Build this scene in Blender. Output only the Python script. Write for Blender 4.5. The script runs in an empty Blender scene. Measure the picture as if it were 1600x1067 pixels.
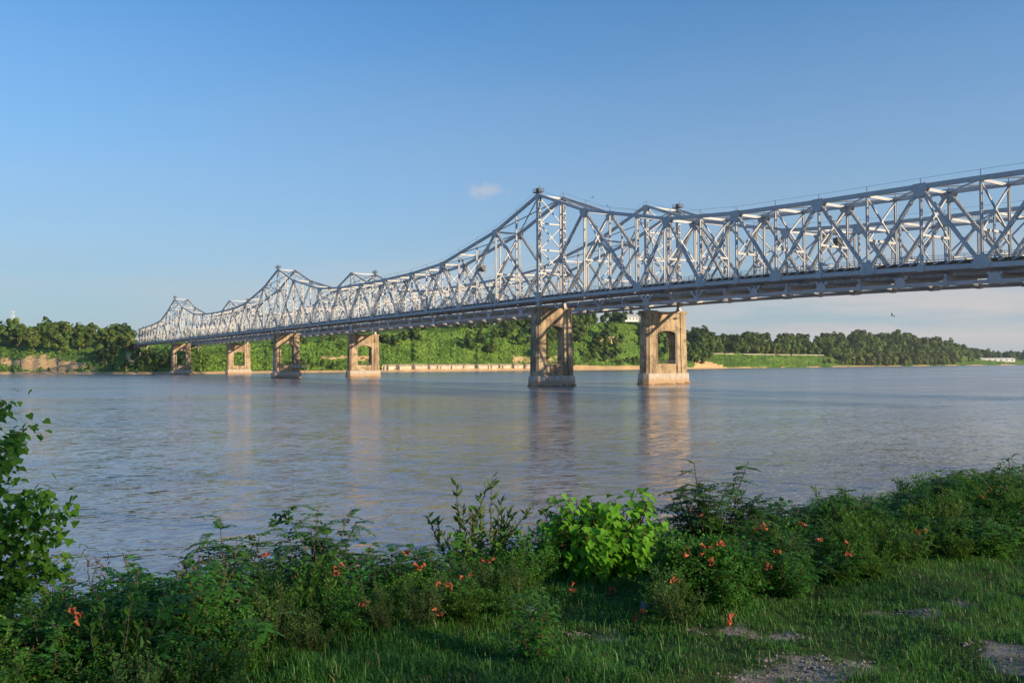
import bpy, math, random
import numpy as np
from mathutils import Vector, Matrix
R = math.radians
random.seed(7)
scene = bpy.context.scene
COL = scene.collection

# ------------------------------------------------------------------ camera
CAM_Z = 7.3
F_PX = 1360.0
PITCH = math.atan(36.3 / F_PX)
ROLL = -0.004
cam_d = bpy.data.cameras.new('camera')
cam_d.sensor_width = 36.0
cam_d.lens = 36.0 * F_PX / 1600.0
cam_d.clip_start = 0.1
cam_d.clip_end = 60000
cam = bpy.data.objects.new('camera', cam_d)
COL.objects.link(cam)
CAMROT = Matrix.Rotation(R(90) + PITCH, 3, 'X') @ Matrix.Rotation(ROLL, 3, 'Z')
cam.matrix_world = Matrix.Translation((0, 0, CAM_Z)) @ CAMROT.to_4x4()
scene.camera = cam


def ray(x, y):
    return CAMROT @ Vector(((x - 800) / F_PX, (533.5 - y) / F_PX, -1.0))


def P(x, y, D):
    d = ray(x, y)
    return Vector((0, 0, CAM_Z)) + d * (D / d.y)


def XD(x, D):           # ground plan point seen at picture column x and depth D (near the horizon)
    d = ray(x, 569)
    return d.x / d.y * D, D


# ------------------------------------------------------------------ object helpers
def tag(o, label=None, cat=None, group=None, kind=None):
    if label: o['label'] = label
    if cat: o['category'] = cat
    if group: o['group'] = group
    if kind: o['kind'] = kind
    return o


def link(name, data, parent=None):
    o = bpy.data.objects.new(name, data)
    COL.objects.link(o)
    if parent is not None:
        o.parent = parent
    return o


def empty(name, loc, rz=0.0, **k):
    o = link(name, None)
    o.empty_display_size = 0.3
    o.location = loc
    o.rotation_euler = (0, 0, rz)
    return tag(o, **k)


class MB:
    def __init__(s):
        s.v = []; s.f = []

    def add(s, vs, fs):
        n = len(s.v)
        s.v.extend([tuple(v) for v in vs])
        s.f.extend([tuple(i + n for i in f) for f in fs])

    def box(s, c, sz):
        x, y, z = c; a, b, h = sz[0] / 2, sz[1] / 2, sz[2] / 2
        s.add([(x - a, y - b, z - h), (x + a, y - b, z - h), (x + a, y + b, z - h), (x - a, y + b, z - h),
               (x - a, y - b, z + h), (x + a, y - b, z + h), (x + a, y + b, z + h), (x - a, y + b, z + h)],
              [(0, 3, 2, 1), (4, 5, 6, 7), (0, 1, 5, 4), (1, 2, 6, 5), (2, 3, 7, 6), (3, 0, 4, 7)])

    def bar(s, a, b, w, h, side=(0, 1, 0)):
        a = Vector(a); b = Vector(b); d = b - a
        if d.length < 1e-6: return
        d.normalize(); sd = Vector(side)
        n = d.cross(sd)
        if n.length < 1e-4:
            sd = Vector((1, 0, 0)); n = d.cross(sd)
        n.normalize(); sd = n.cross(d).normalized()
        p = []
        for q in (a, b):
            for i, j in ((-1, -1), (1, -1), (1, 1), (-1, 1)):
                p.append(q + sd * (i * w / 2) + n * (j * h / 2))
        s.add(p, [(0, 3, 2, 1), (4, 5, 6, 7), (0, 1, 5, 4), (1, 2, 6, 5), (2, 3, 7, 6), (3, 0, 4, 7)])

    def tube(s, pts, radii, n=6):
        pts = [Vector(p) for p in pts]
        base = len(s.v)
        for i, p in enumerate(pts):
            d = (pts[min(i + 1, len(pts) - 1)] - pts[max(i - 1, 0)]).normalized()
            u = d.cross(Vector((0.3, 0.9, 0.2)))
            if u.length < 1e-3: u = d.cross(Vector((1, 0, 0)))
            u.normalize(); w = d.cross(u)
            for k in range(n):
                t = 2 * math.pi * k / n
                s.v.append(tuple(p + (u * math.cos(t) + w * math.sin(t)) * radii[i]))
        for i in range(len(pts) - 1):
            for k in range(n):
                a = base + i * n + k; b = base + i * n + (k + 1) % n
                s.f.append((a, b, b + n, a + n))
        s.f.append(tuple(base + k for k in reversed(range(n))))
        s.f.append(tuple(base + (len(pts) - 1) * n + k for k in range(n)))

    def prism(s, poly, axis, t0, t1):
        """poly: 2D outline; axis 'y' -> (x,z) outline swept in y ; axis 'z' -> (x,y) swept in z"""
        n = len(poly)
        f = (lambda q, t: (q[0], t, q[1])) if axis == 'y' else ((lambda q, t: (t, q[0], q[1])) if axis == 'x' else (lambda q, t: (q[0], q[1], t)))
        s.add([f(q, t0) for q in poly] + [f(q, t1) for q in poly],
              [tuple(range(n))] + [tuple(reversed(range(n, 2 * n)))] +
              [(i, i + n, (i + 1) % n + n, (i + 1) % n) for i in range(n)])

    def mesh(s, name, mat, smooth=False):
        me = bpy.data.meshes.new(name)
        me.from_pydata(s.v, [], s.f)
        if isinstance(mat, (list, tuple)):
            for m in mat: me.materials.append(m)
        else:
            me.materials.append(mat)
        if smooth:
            me.polygons.foreach_set('use_smooth', [True] * len(me.polygons))
        me.update()
        return me

    def build(s, name, mat, parent=None, smooth=False):
        return link(name, s.mesh(name, mat, smooth), parent)


def np_mesh(name, V, F, mat, attrs=None, smooth=False):
    """V (n,3), F (m,k) equal sided faces"""
    me = bpy.data.meshes.new(name)
    V = np.asarray(V, dtype=np.float32); F = np.asarray(F, dtype=np.int32)
    m, k = F.shape
    me.vertices.add(len(V)); me.vertices.foreach_set('co', V.ravel())
    me.loops.add(m * k); me.loops.foreach_set('vertex_index', F.ravel())
    me.polygons.add(m)
    me.polygons.foreach_set('loop_start', np.arange(0, m * k, k, dtype=np.int32))
    me.polygons.foreach_set('loop_total', np.full(m, k, dtype=np.int32))
    if smooth:
        me.polygons.foreach_set('use_smooth', np.ones(m, dtype=bool))
    for an, av in (attrs or {}).items():
        at = me.attributes.new(an, 'FLOAT', 'POINT')
        at.data.foreach_set('value', np.asarray(av, dtype=np.float32))
    me.materials.append(mat)
    me.update(calc_edges=True)
    return me


# ------------------------------------------------------------------ materials
def new_mat(name):
    m = bpy.data.materials.new(name)
    m.use_nodes = True
    nt = m.node_tree
    nt.nodes.clear()
    out = nt.nodes.new('ShaderNodeOutputMaterial')
    return m, nt, out


def nd(nt, typ, **kw):
    n = nt.nodes.new(typ)
    for k, v in kw.items():
        if k in n.inputs and not hasattr(n, k):
            n.inputs[k].default_value = v
        else:
            setattr(n, k, v)
    return n


def setin(n, **kw):
    for k, v in kw.items():
        n.inputs[k.replace('_', ' ')].default_value = v
    return n


def rgba(c): return (c[0], c[1], c[2], 1.0)


def mixrgb(nt, fac, a, b, blend='MIX'):
    n = nt.nodes.new('ShaderNodeMix'); n.data_type = 'RGBA'; n.blend_type = blend
    for sock, val in ((n.inputs[0], fac), (n.inputs[6], a), (n.inputs[7], b)):
        if isinstance(val, bpy.types.NodeSocket): nt.links.new(val, sock)
        elif isinstance(val, (int, float)): sock.default_value = val
        else: sock.default_value = rgba(val)
    return n.outputs[2]


def noise(nt, scale, detail=4, rough=0.55, coord=None, vscale=None, out='Fac'):
    n = nt.nodes.new('ShaderNodeTexNoise')
    n.inputs['Scale'].default_value = scale
    n.inputs['Detail'].default_value = detail
    n.inputs['Roughness'].default_value = rough
    if coord is not None:
        if vscale is not None:
            mp = nt.nodes.new('ShaderNodeMapping')
            mp.inputs['Scale'].default_value = vscale
            nt.links.new(coord, mp.inputs['Vector']); coord = mp.outputs['Vector']
        nt.links.new(coord, n.inputs['Vector'])
    return n.outputs[0] if out == 'Fac' else n.outputs[1]


def ramp(nt, fac, lo, hi, a=0.0, b=1.0):
    n = nt.nodes.new('ShaderNodeMapRange')
    n.inputs['From Min'].default_value = lo; n.inputs['From Max'].default_value = hi
    n.inputs['To Min'].default_value = a; n.inputs['To Max'].default_value = b
    n.clamp = True
    nt.links.new(fac, n.inputs['Value'])
    return n.outputs['Result']


def math_n(nt, op, a, b=0.0):
    n = nt.nodes.new('ShaderNodeMath'); n.operation = op
    for i, v in enumerate((a, b)):
        if isinstance(v, bpy.types.NodeSocket): nt.links.new(v, n.inputs[i])
        else: n.inputs[i].default_value = v
    return n.outputs[0]


def principled(nt, out, color, rough=0.6, spec=0.4, metallic=0.0, normal=None):
    p = nt.nodes.new('ShaderNodeBsdfPrincipled')
    for sock, val in ((p.inputs['Base Color'], color), (p.inputs['Roughness'], rough), (p.inputs['Metallic'], metallic)):
        if isinstance(val, bpy.types.NodeSocket): nt.links.new(val, sock)
        elif isinstance(val, (int, float)): sock.default_value = val
        else: sock.default_value = rgba(val)
    p.inputs['Specular IOR Level'].default_value = spec
    if normal is not None: nt.links.new(normal, p.inputs['Normal'])
    nt.links.new(p.outputs[0], out.inputs['Surface'])
    return p


def bump(nt, h, strength=0.4, dist=0.1, prev=None):
    b = nt.nodes.new('ShaderNodeBump')
    b.inputs['Strength'].default_value = strength
    b.inputs['Distance'].default_value = dist
    nt.links.new(h, b.inputs['Height'])
    if prev is not None: nt.links.new(prev, b.inputs['Normal'])
    return b.outputs['Normal']


def objcoord(nt): return nt.nodes.new('ShaderNodeTexCoord').outputs['Object']


def geopos(nt): return nt.nodes.new('ShaderNodeNewGeometry').outputs['Position']


def plain(name, c, rough=0.6, var=0.25, scale=1.0, spec=0.4, metallic=0.0, bmp=0.0):
    m, nt, out = new_mat(name)
    co = geopos(nt)
    n = noise(nt, scale, 5, 0.6, co)
    dark = tuple(v * (1 - var) for v in c); light = tuple(min(1, v * (1 + var)) for v in c)
    col = mixrgb(nt, ramp(nt, n, 0.3, 0.7), dark, light)
    nrm = bump(nt, noise(nt, scale * 6, 5, 0.6, co), 0.5, bmp) if bmp else None
    principled(nt, out, col, rough, spec, metallic, nrm)
    return m


def steel_mat():
    m, nt, out = new_mat('aluminium_painted_steel')
    co = geopos(nt)
    n1 = noise(nt, 0.25, 4, 0.6, co)
    n2 = noise(nt, 1.6, 6, 0.7, co, (1, 1, 0.25))
    col = mixrgb(nt, ramp(nt, n1, 0.3, 0.7), (0.40, 0.415, 0.43), (0.52, 0.53, 0.54))
    col = mixrgb(nt, ramp(nt, n2, 0.58, 0.76, 0, 0.6), col, (0.20, 0.13, 0.09))
    principled(nt, out, col, 0.5, 0.4, 0.0)
    return m


def concrete_mat():
    m, nt, out = new_mat('weathered_pier_concrete')
    co = geopos(nt)
    sep = nt.nodes.new('ShaderNodeSeparateXYZ'); nt.links.new(co, sep.inputs[0])
    big = noise(nt, 0.12, 4, 0.6, co)
    streak = noise(nt, 1.0, 6, 0.65, co, (0.34, 0.34, 0.045))
    blot = noise(nt, 0.33, 6, 0.68, co)
    fine = noise(nt, 1.8, 6, 0.7, co)
    col = mixrgb(nt, ramp(nt, big, 0.35, 0.65), (0.36, 0.26, 0.155), (0.51, 0.395, 0.255))
    col = mixrgb(nt, ramp(nt, streak, 0.47, 0.60, 0, 0.72), col, (0.11, 0.078, 0.055))
    col = mixrgb(nt, ramp(nt, blot, 0.49, 0.63, 0, 0.8), col, (0.13, 0.10, 0.075))
    col = mixrgb(nt, ramp(nt, fine, 0.5, 0.75, 0, 0.4), col, (0.55, 0.47, 0.36))
    # pour lines
    zz = math_n(nt, 'FRACT', math_n(nt, 'MULTIPLY', sep.outputs[2], 0.21))
    line = ramp(nt, zz, 0.0, 0.022, 0.5, 0.0)
    col = mixrgb(nt, line, col, (0.12, 0.09, 0.07))
    nrm = bump(nt, fine, 0.5, 0.06)
    principled(nt, out, col, 0.85, 0.2, 0, nrm)
    return m


def plinth_mat():
    m, nt, out = new_mat('pale_plinth_concrete')
    co = geopos(nt)
    sep = nt.nodes.new('ShaderNodeSeparateXYZ'); nt.links.new(co, sep.inputs[0])
    wob = noise(nt, 0.8, 4, 0.6, co)
    h = math_n(nt, 'ADD', sep.outputs[2], ramp(nt, wob, 0.3, 0.7, -0.7, 0.7))
    base = mixrgb(nt, ramp(nt, noise(nt, 1.2, 5, 0.65, co, (1, 1, 0.3)), 0.35, 0.7), (0.38, 0.33, 0.27), (0.56, 0.50, 0.43))
    col = mixrgb(nt, ramp(nt, h, 1.4, 2.6, 1, 0), base, (0.42, 0.29, 0.18))     # silt left by high water
    col = mixrgb(nt, ramp(nt, h, 0.2, 0.5, 1, 0), col, (0.22, 0.14, 0.08))
    principled(nt, out, col, 0.8, 0.25, 0, bump(nt, wob, 0.4, 0.06))
    return m


def leaf_mat(name, a, b, trans=0.3, rough=0.45, objvar=0.25, spec=0.18):
    m, nt, out = new_mat(name)
    at = nt.nodes.new('ShaderNodeAttribute'); at.attribute_name = 'tint'
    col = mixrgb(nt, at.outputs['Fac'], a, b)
    oi = nt.nodes.new('ShaderNodeObjectInfo')
    hs = nt.nodes.new('ShaderNodeHueSaturation')
    nt.links.new(col, hs.inputs['Color'])
    nt.links.new(ramp(nt, oi.outputs['Random'], 0, 1, 1 - objvar, 1 + objvar), hs.inputs['Value'])
    wn = nt.nodes.new('ShaderNodeTexWhiteNoise'); wn.noise_dimensions = '1D'
    nt.links.new(math_n(nt, 'MULTIPLY', oi.outputs['Random'], 91.7), wn.inputs['W'])
    nt.links.new(ramp(nt, wn.outputs['Value'], 0, 1, 0.5 - objvar * 0.09, 0.5 + objvar * 0.05), hs.inputs['Hue'])
    p = principled(nt, out, hs.outputs['Color'], rough, spec)
    tr = nt.nodes.new('ShaderNodeBsdfTranslucent')
    tc = mixrgb(nt, 0.4, hs.outputs['Color'], (0.16, 0.26, 0.02))
    nt.links.new(tc, tr.inputs['Color'])
    mx = nt.nodes.new('ShaderNodeMixShader'); mx.inputs[0].default_value = trans
    nt.links.new(p.outputs[0], mx.inputs[1]); nt.links.new(tr.outputs[0], mx.inputs[2])
    nt.links.new(mx.outputs[0], out.inputs['Surface'])
    return m


def terrain_mat(name, grass_a, grass_b, sand_a, sand_b, nscale):
    m, nt, out = new_mat(name)
    co = geopos(nt)
    at = nt.nodes.new('ShaderNodeAttribute'); at.attribute_name = 'soil'
    g = mixrgb(nt, ramp(nt, noise(nt, nscale, 6, 0.65, co), 0.35, 0.65), grass_a, grass_b)
    g = mixrgb(nt, ramp(nt, noise(nt, nscale * 6, 4, 0.6, co), 0.35, 0.7, 0, 0.7), g, tuple(v * 0.5 for v in grass_a))
    s = mixrgb(nt, ramp(nt, noise(nt, nscale * 4, 6, 0.7, co), 0.3, 0.7), sand_a, sand_b)
    wob = noise(nt, nscale * 3, 5, 0.65, co)
    f = math_n(nt, 'ADD', at.outputs['Fac'], ramp(nt, wob, 0.25, 0.75, -0.35, 0.35))
    col = mixrgb(nt, ramp(nt, f, 0.4, 0.6), g, s)
    nrm = bump(nt, noise(nt, nscale * 5, 6, 0.7, co), 0.6, 0.25 / nscale / 5)
    principled(nt, out, col, 0.9, 0.15, 0, nrm)
    return m


STEEL = steel_mat()
CONC = concrete_mat()
PLINTH = plinth_mat()
DARKSTEEL = plain('dark_weathered_steel', (0.10, 0.10, 0.105), 0.6, 0.3, 0.8)
ASPHALT = plain('worn_roadway', (0.11, 0.105, 0.10), 0.85, 0.3, 0.5)
SLAB = plain('bridge_deck_concrete', (0.30, 0.28, 0.25), 0.85, 0.3, 0.4)
RUSTY = plain('rusty_steel', (0.22, 0.13, 0.08), 0.8, 0.5, 1.2)
WHITE = plain('white_paint', (0.75, 0.74, 0.70), 0.55, 0.08, 0.6)
ROOFGREY = plain('grey_roof_sheet', (0.42, 0.44, 0.47), 0.45, 0.12, 0.3)
DARKGLASS = plain('dark_glass', (0.03, 0.035, 0.04), 0.08, 0.1, 1.0, 0.6)
TANPAINT = plain('tan_truck_paint', (0.42, 0.29, 0.15), 0.45, 0.1, 1.0)
RUBBER = plain('black_rubber', (0.02, 0.02, 0.02), 0.8, 0.1, 3)
BARK = plain('grey_brown_bark', (0.14, 0.10, 0.07), 0.9, 0.4, 6, 0.2, 0, 0.01)
FARBARK = plain('pale_far_bark', (0.20, 0.16, 0.12), 0.9, 0.3, 0.6)
TWIG = plain('green_brown_twig', (0.09, 0.07, 0.035), 0.8, 0.4, 20)
ROCK = plain('pale_grey_rock', (0.17, 0.175, 0.18), 0.85, 0.35, 7, 0.3, 0, 0.02)
WALLCONC = plain('pale_wall_concrete', (0.50, 0.42, 0.31), 0.9, 0.3, 0.25)  # pale cream is the concrete's own colour
BIRD = plain('dark_bird_feathers', (0.05, 0.05, 0.055), 0.7, 0.2, 4)

# ------------------------------------------------------------------ sun, sky
SUN_AZ = R(62)     # from straight behind the viewer towards the right
SUN_EL = R(17)
to_sun = Vector((math.sin(SUN_AZ) * math.cos(SUN_EL), -math.cos(SUN_AZ) * math.cos(SUN_EL), math.sin(SUN_EL)))
sun_d = bpy.data.lights.new('sun', 'SUN')
sun_d.energy = 4.3
sun_d.angle = R(0.5)
sun_d.color = (1.0, 0.79, 0.52)
sun = link('sun', sun_d)
sun.rotation_euler = to_sun.to_track_quat('Z', 'Y').to_euler()

world = bpy.data.worlds.new('World')
scene.world = world
world.use_nodes = True
nt = world.node_tree
nt.nodes.clear()
wout = nt.nodes.new('ShaderNodeOutputWorld')
bg = nt.nodes.new('ShaderNodeBackground')
sky = nt.nodes.new('ShaderNodeTexSky')
sky.sky_type = 'NISHITA'
sky.sun_disc = False
sky.sun_elevation = SUN_EL
sky.sun_rotation = math.atan2(to_sun.x, to_sun.y)
sky.altitude = 50
sky.air_density = 1.0
sky.dust_density = 0.0
sky.ozone_density = 7.0
tc = nt.nodes.new('ShaderNodeTexCoord')
gen = tc.outputs['Generated']
sep = nt.nodes.new('ShaderNodeSeparateXYZ'); nt.links.new(gen, sep.inputs[0])
# low thin evening cloud bands, towards the right of the far bank
cn = noise(nt, 3.4, 6, 0.55, gen, (1.0, 1.0, 8.0))
band = math_n(nt, 'MULTIPLY', ramp(nt, sep.outputs[2], 0.0, 0.03), ramp(nt, sep.outputs[2], 0.05, 0.15, 1, 0))
side = ramp(nt, sep.outputs[0], -0.6, 0.35, 0.12, 1.0)
cf = math_n(nt, 'MULTIPLY', math_n(nt, 'MULTIPLY', ramp(nt, cn, 0.40, 0.60), band), side)
# one small puff above the main span
pd = ray(758, 298).normalized()
dist = nt.nodes.new('ShaderNodeVectorMath'); dist.operation = 'SUBTRACT'
nt.links.new(gen, dist.inputs[0]); dist.inputs[1].default_value = pd
scl = nt.nodes.new('ShaderNodeVectorMath'); scl.operation = 'MULTIPLY'
nt.links.new(dist.outputs[0], scl.inputs[0]); scl.inputs[1].default_value = (1, 1, 2.6)
ln = nt.nodes.new('ShaderNodeVectorMath'); ln.operation = 'LENGTH'
nt.links.new(scl.outputs[0], ln.inputs[0])
pn = noise(nt, 45, 5, 0.6, gen)
pl = math_n(nt, 'ADD', ln.outputs['Value'], ramp(nt, pn, 0.2, 0.8, -0.022, 0.022))
pf = ramp(nt, pl, 0.008, 0.024, 0.42, 0.0)
cfac = math_n(nt, 'MAXIMUM', math_n(nt, 'MULTIPLY', cf, 0.85), pf)
hs = nt.nodes.new('ShaderNodeHueSaturation')
hs.inputs['Saturation'].default_value = 1.0
nt.links.new(mixrgb(nt, 1.0, sky.outputs[0], (0.745, 0.995, 0.945), 'MULTIPLY'), hs.inputs['Color'])
# thin milky veil that thickens towards the horizon
vn = noise(nt, 1.6, 4, 0.55, gen, (1, 1, 5))
vz = math_n(nt, 'ADD', sep.outputs[2], ramp(nt, vn, 0.3, 0.7, -0.02, 0.02))
veil = nt.nodes.new('ShaderNodeMapRange'); veil.interpolation_type = 'SMOOTHSTEP'
veil.inputs['From Min'].default_value = -0.06; veil.inputs['From Max'].default_value = 0.46
veil.inputs['To Min'].default_value = 0.93; veil.inputs['To Max'].default_value = 0.05
nt.links.new(vz, veil.inputs['Value'])
skycol = mixrgb(nt, veil.outputs['Result'], hs.outputs['Color'], (1.95, 2.24, 2.50))
skycol = mixrgb(nt, cfac, skycol, (3.2, 2.95, 2.95))
nt.links.new(skycol, bg.inputs['Color'])
bg.inputs['Strength'].default_value = 0.13
nt.links.new(bg.outputs[0], wout.inputs['Surface'])

scene.view_settings.view_transform = 'Standard'
scene.view_settings.look = 'None'
scene.view_settings.exposure = 0.65
scene.view_settings.gamma = 1.0
scene.cycles.max_bounces = 6
scene.cycles.diffuse_bounces = 3
scene.cycles.glossy_bounces = 3
scene.cycles.transmission_bounces = 4
scene.cycles.use_denoising = True
scene.cycles.sample_clamp_indirect = 8

# ------------------------------------------------------------------ leaf clouds
T_OV = (np.array([(0, 0, 0), (.30, .28, .05), (.24, .66, .03), (0, 1, -.12), (-.24, .66, .03), (-.30, .28, .05), (0, .5, -.02)], float),
        np.array([(0, 1, 6), (1, 2, 6), (2, 3, 6), (3, 4, 6), (4, 5, 6), (5, 0, 6)]))
T_NARROW = (np.array([(0, 0, 0), (.17, .45, .03), (0, 1, -.06), (-.17, .45, .03)], float), np.array([(0, 1, 2), (0, 2, 3)]))
T_HEART = (np.array([(0, .06, 0), (.28, -.06, .03), (.47, .28, .06), (.30, .66, .02), (0, 1.02, -.16), (-.30, .66, .02), (-.47, .28, .06), (-.28, -.06, .03), (0, .42, -.03)], float),
           np.array([(0, 1, 8), (1, 2, 8), (2, 3, 8), (3, 4, 8), (4, 5, 8), (5, 6, 8), (6, 7, 8), (7, 0, 8)]))
T_CLUMP = (np.array([(-.5, -.45, -.08), (0.05, -.6, .06), (.55, -.3, -.1), (.45, .4, .04), (-.05, .6, -.1), (-.55, .3, .05), (0, 0, .14)], float),
           np.array([(0, 1, 6), (1, 2, 6), (2, 3, 6), (3, 4, 6), (4, 5, 6), (5, 0, 6)]))


def unit(a):
    n = np.linalg.norm(a, axis=-1, keepdims=True); n[n < 1e-9] = 1
    return a / n


def leaves(template, O, Dr, N, S, tint):
    """instances of a leaf template: origin O, axis Dr, up N, size S -> V,F,tint"""
    tv, tf = template
    O = np.asarray(O, float); Dr = unit(np.asarray(Dr, float)); N = np.asarray(N, float)
    S = np.asarray(S, float); n = len(O)
    X = unit(np.cross(Dr, N)); Z = np.cross(X, Dr)
    V = O[:, None, :] + S[:, None, None] * (tv[None, :, 0:1] * X[:, None, :] + tv[None, :, 1:2] * Dr[:, None, :] + tv[None, :, 2:3] * Z[:, None, :])
    k = len(tv)
    Fc = (tf[None] + (np.arange(n) * k)[:, None, None]).reshape(-1, 3)
    return V.reshape(-1, 3), Fc, np.repeat(np.asarray(tint, float), k)


def join(parts):
    Vs, Fs, Ts, n = [], [], [], 0
    for V, F_, T in parts:
        Vs.append(V); Fs.append(F_ + n); Ts.append(T); n += len(V)
    return np.concatenate(Vs), np.concatenate(Fs), np.concatenate(Ts)


# ================================================================== WATER AND LAND
BD = Vector((-.5518, .8340, 0))      # along the bridges, away from the viewer
PD = Vector((.8340, .5518, 0))       # across the bridges, to the right

def water_mat():
    m, nt, out = new_mat('sky_tinted_muddy_water')
    co = geopos(nt)
    rot = nt.nodes.new('ShaderNodeMapping')
    rot.inputs['Rotation'].default_value = (0, 0, R(-25))
    nt.links.new(co, rot.inputs['Vector'])
    rc = rot.outputs['Vector']
    patch = noise(nt, 0.012, 4, 0.6, rc, (0.7, 2.2, 1))
    patch2 = noise(nt, 0.05, 3, 0.55, rc, (0.5, 1.6, 1))
    amp = math_n(nt, 'MULTIPLY', ramp(nt, patch, 0.36, 0.64, 0.45, 1.4), ramp(nt, patch2, 0.35, 0.65, 0.7, 1.2))
    wsum = None
    for sc, k, st in ((0.33, 0.15, (0.6, 1.6, 1)), (1.6, 0.54, (0.42, 1.7, 1)), (5.0, 0.44, (.55, 1.5, 1))):
        cN = noise(nt, sc, 2, 0.5, rc, st, out='Color')
        vm = nt.nodes.new('ShaderNodeVectorMath'); vm.operation = 'MULTIPLY_ADD'
        nt.links.new(cN, vm.inputs[0]); vm.inputs[1].default_value = (k, k, 0); vm.inputs[2].default_value = (-k / 2, -k / 2, 0)
        if wsum is None: wsum = vm.outputs[0]
        else:
            ad = nt.nodes.new('ShaderNodeVectorMath'); ad.operation = 'ADD'
            nt.links.new(wsum, ad.inputs[0]); nt.links.new(vm.outputs[0], ad.inputs[1]); wsum = ad.outputs[0]
    sc_ = nt.nodes.new('ShaderNodeVectorMath'); sc_.operation = 'SCALE'
    nt.links.new(wsum, sc_.inputs[0]); nt.links.new(amp, sc_.inputs['Scale'])
    ad = nt.nodes.new('ShaderNodeVectorMath'); ad.operation = 'ADD'
    nt.links.new(sc_.outputs[0], ad.inputs[0]); ad.inputs[1].default_value = (0, 0, 1)
    nz = nt.nodes.new('ShaderNodeVectorMath'); nz.operation = 'NORMALIZE'
    nt.links.new(ad.outputs[0], nz.inputs[0])
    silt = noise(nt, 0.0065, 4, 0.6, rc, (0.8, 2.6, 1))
    col = mixrgb(nt, ramp(nt, silt, 0.40, 0.60), (0.155, 0.190, 0.235), (0.255, 0.205, 0.172))  # blue end paints reflected sky into the base colour; tan end is muddy water
    sp = nt.nodes.new('ShaderNodeSeparateXYZ'); nt.links.new(co, sp.inputs[0])
    rgh = math_n(nt, 'ADD', ramp(nt, sp.outputs[1], 15, 260, 0.05, 0.19), ramp(nt, patch, 0.36, 0.64, -0.05, 0.05))
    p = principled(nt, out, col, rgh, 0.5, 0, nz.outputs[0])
    p.inputs['IOR'].default_value = 1.33
    return m


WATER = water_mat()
w = MB()
xs = np.linspace(-9000, 9000, 2)
w.add([(-9000, -3000, 0), (9000, -3000, 0), (9000, 12000, 0), (-9000, 12000, 0)], [(0, 1, 2, 3)])
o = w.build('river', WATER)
tag(o, 'wide muddy river with small ripples under the bridges', 'river', kind='structure')

# ---- far bank
RR = np.array([-60, 0, 10, 25, 45, 70, 100, 140, 200, 300, 500, 900, 3500], float)
FX = [(-900, 900, [-6, 0, 1.5, 8, 14, 24, 37, 46, 49, 49, 49, 49, 49]),
      (0, 840, [-6, 0, 1.5, 8, 18, 25, 34, 39, 41, 42, 43, 43, 43]),
      (130, 805, [-6, 0, 1.5, 7, 16, 22, 29, 35, 38, 39, 40, 40, 40]),
      (215, 790, [-6, 0, 2, 4, 8, 14, 22, 30, 36, 39, 42, 44, 44]),
      (330, 800, [-6, 0, 2, 4, 7, 12, 20, 29, 35, 40, 46, 48, 48]),
      (460, 870, [-6, 0, 2, 4, 8, 16, 26, 36, 42, 46, 50, 50, 50]),
      (590, 945, [-6, 0, 1.5, 4, 9, 22, 34, 44, 52, 55, 55, 55, 55]),
      (625, 960, [-6, 0, 2.4, 8.3, 9.5, 24, 36, 47, 56, 58, 58, 58, 58]),
      (700, 1005, [-6, 0, 2.4, 8.3, 9.5, 25, 38, 52, 62, 64, 64, 64, 64]),
      (800, 1060, [-6, 0, 2.4, 8.3, 10, 26, 40, 55, 66, 68, 68, 68, 68]),
      (870, 1100, [-6, 0, 2, 8, 12, 28, 42, 58, 68, 69, 69, 69, 69]),
      (960, 1150, [-6, 0, 2.5, 6, 12, 28, 46, 70, 73, 73, 73, 73, 73]),
      (1005, 1205, [-6, 0, 2.5, 6, 12, 28, 46, 70, 73, 73, 73, 73, 73]),
      (1040, 1250, [-6, 0, 2.5, 7, 13, 26, 40, 52, 60, 60, 60, 60, 60]),
      (1085, 1320, [-6, 0, 2.5, 10, 16, 23, 28, 38, 48, 54, 54, 54, 54]),
      (1115, 1360, [-6, 0, 1.5, 7, 13, 20, 24.5, 25, 32, 46, 52, 52, 52]),
      (1270, 1690, [-6, 0, 1, 4, 10, 18, 24, 24.5, 32, 50, 58, 58, 58]),
      (1330, 1850, [-6, 0, 1, 3, 5, 8, 14, 24, 42, 58, 62, 62, 62]),
      (1420, 2080, [-6, 0, 1, 3, 4, 7, 14, 24, 44, 62, 66, 66, 66]),
      (1480, 2280, [-6, 0, 1, 3, 4, 6, 10, 18, 34, 48, 54, 54, 54]),
      (1525, 2440, [-6, 0, 1, 3, 5, 7, 9, 11, 14, 20, 32, 44, 44]),
      (1600, 2750, [-6, 0, 1, 3, 5, 7, 9, 11, 13, 17, 30, 44, 44]),
      (2400, 4300, [-6, 0, 1, 3, 5, 7, 9, 11, 13, 17, 30, 44, 44])]
FXX = np.array([c[0] for c in FX], float)
FDW = np.array([c[1] for c in FX], float)
FZ = np.array([c[2] for c in FX], float)


def far_dw(x): return float(np.interp(x, FXX, FDW))


def far_z(x, r):
    i = int(np.clip(np.searchsorted(FXX, x) - 1, 0, len(FXX) - 2))
    t = min(1, max(0, (x - FXX[i]) / (FXX[i + 1] - FXX[i])))
    return float((1 - t) * np.interp(r, RR, FZ[i]) + t * np.interp(r, RR, FZ[i + 1]))


def far_pt(x, r):
    D = far_dw(x) + r
    X, Y = XD(x, D)
    return X, Y, far_z(x, r)


from mathutils import noise as mnoise


def vnoise(a, b, seed=0):
    v = Vector((a * .8 + seed * 13.7, b * .8 - seed * 7.3, seed * 3.1))
    return 1.5 * mnoise.noise(v) + .7 * mnoise.noise(v * 2.3) + .35 * mnoise.noise(v * 5.1)


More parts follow.
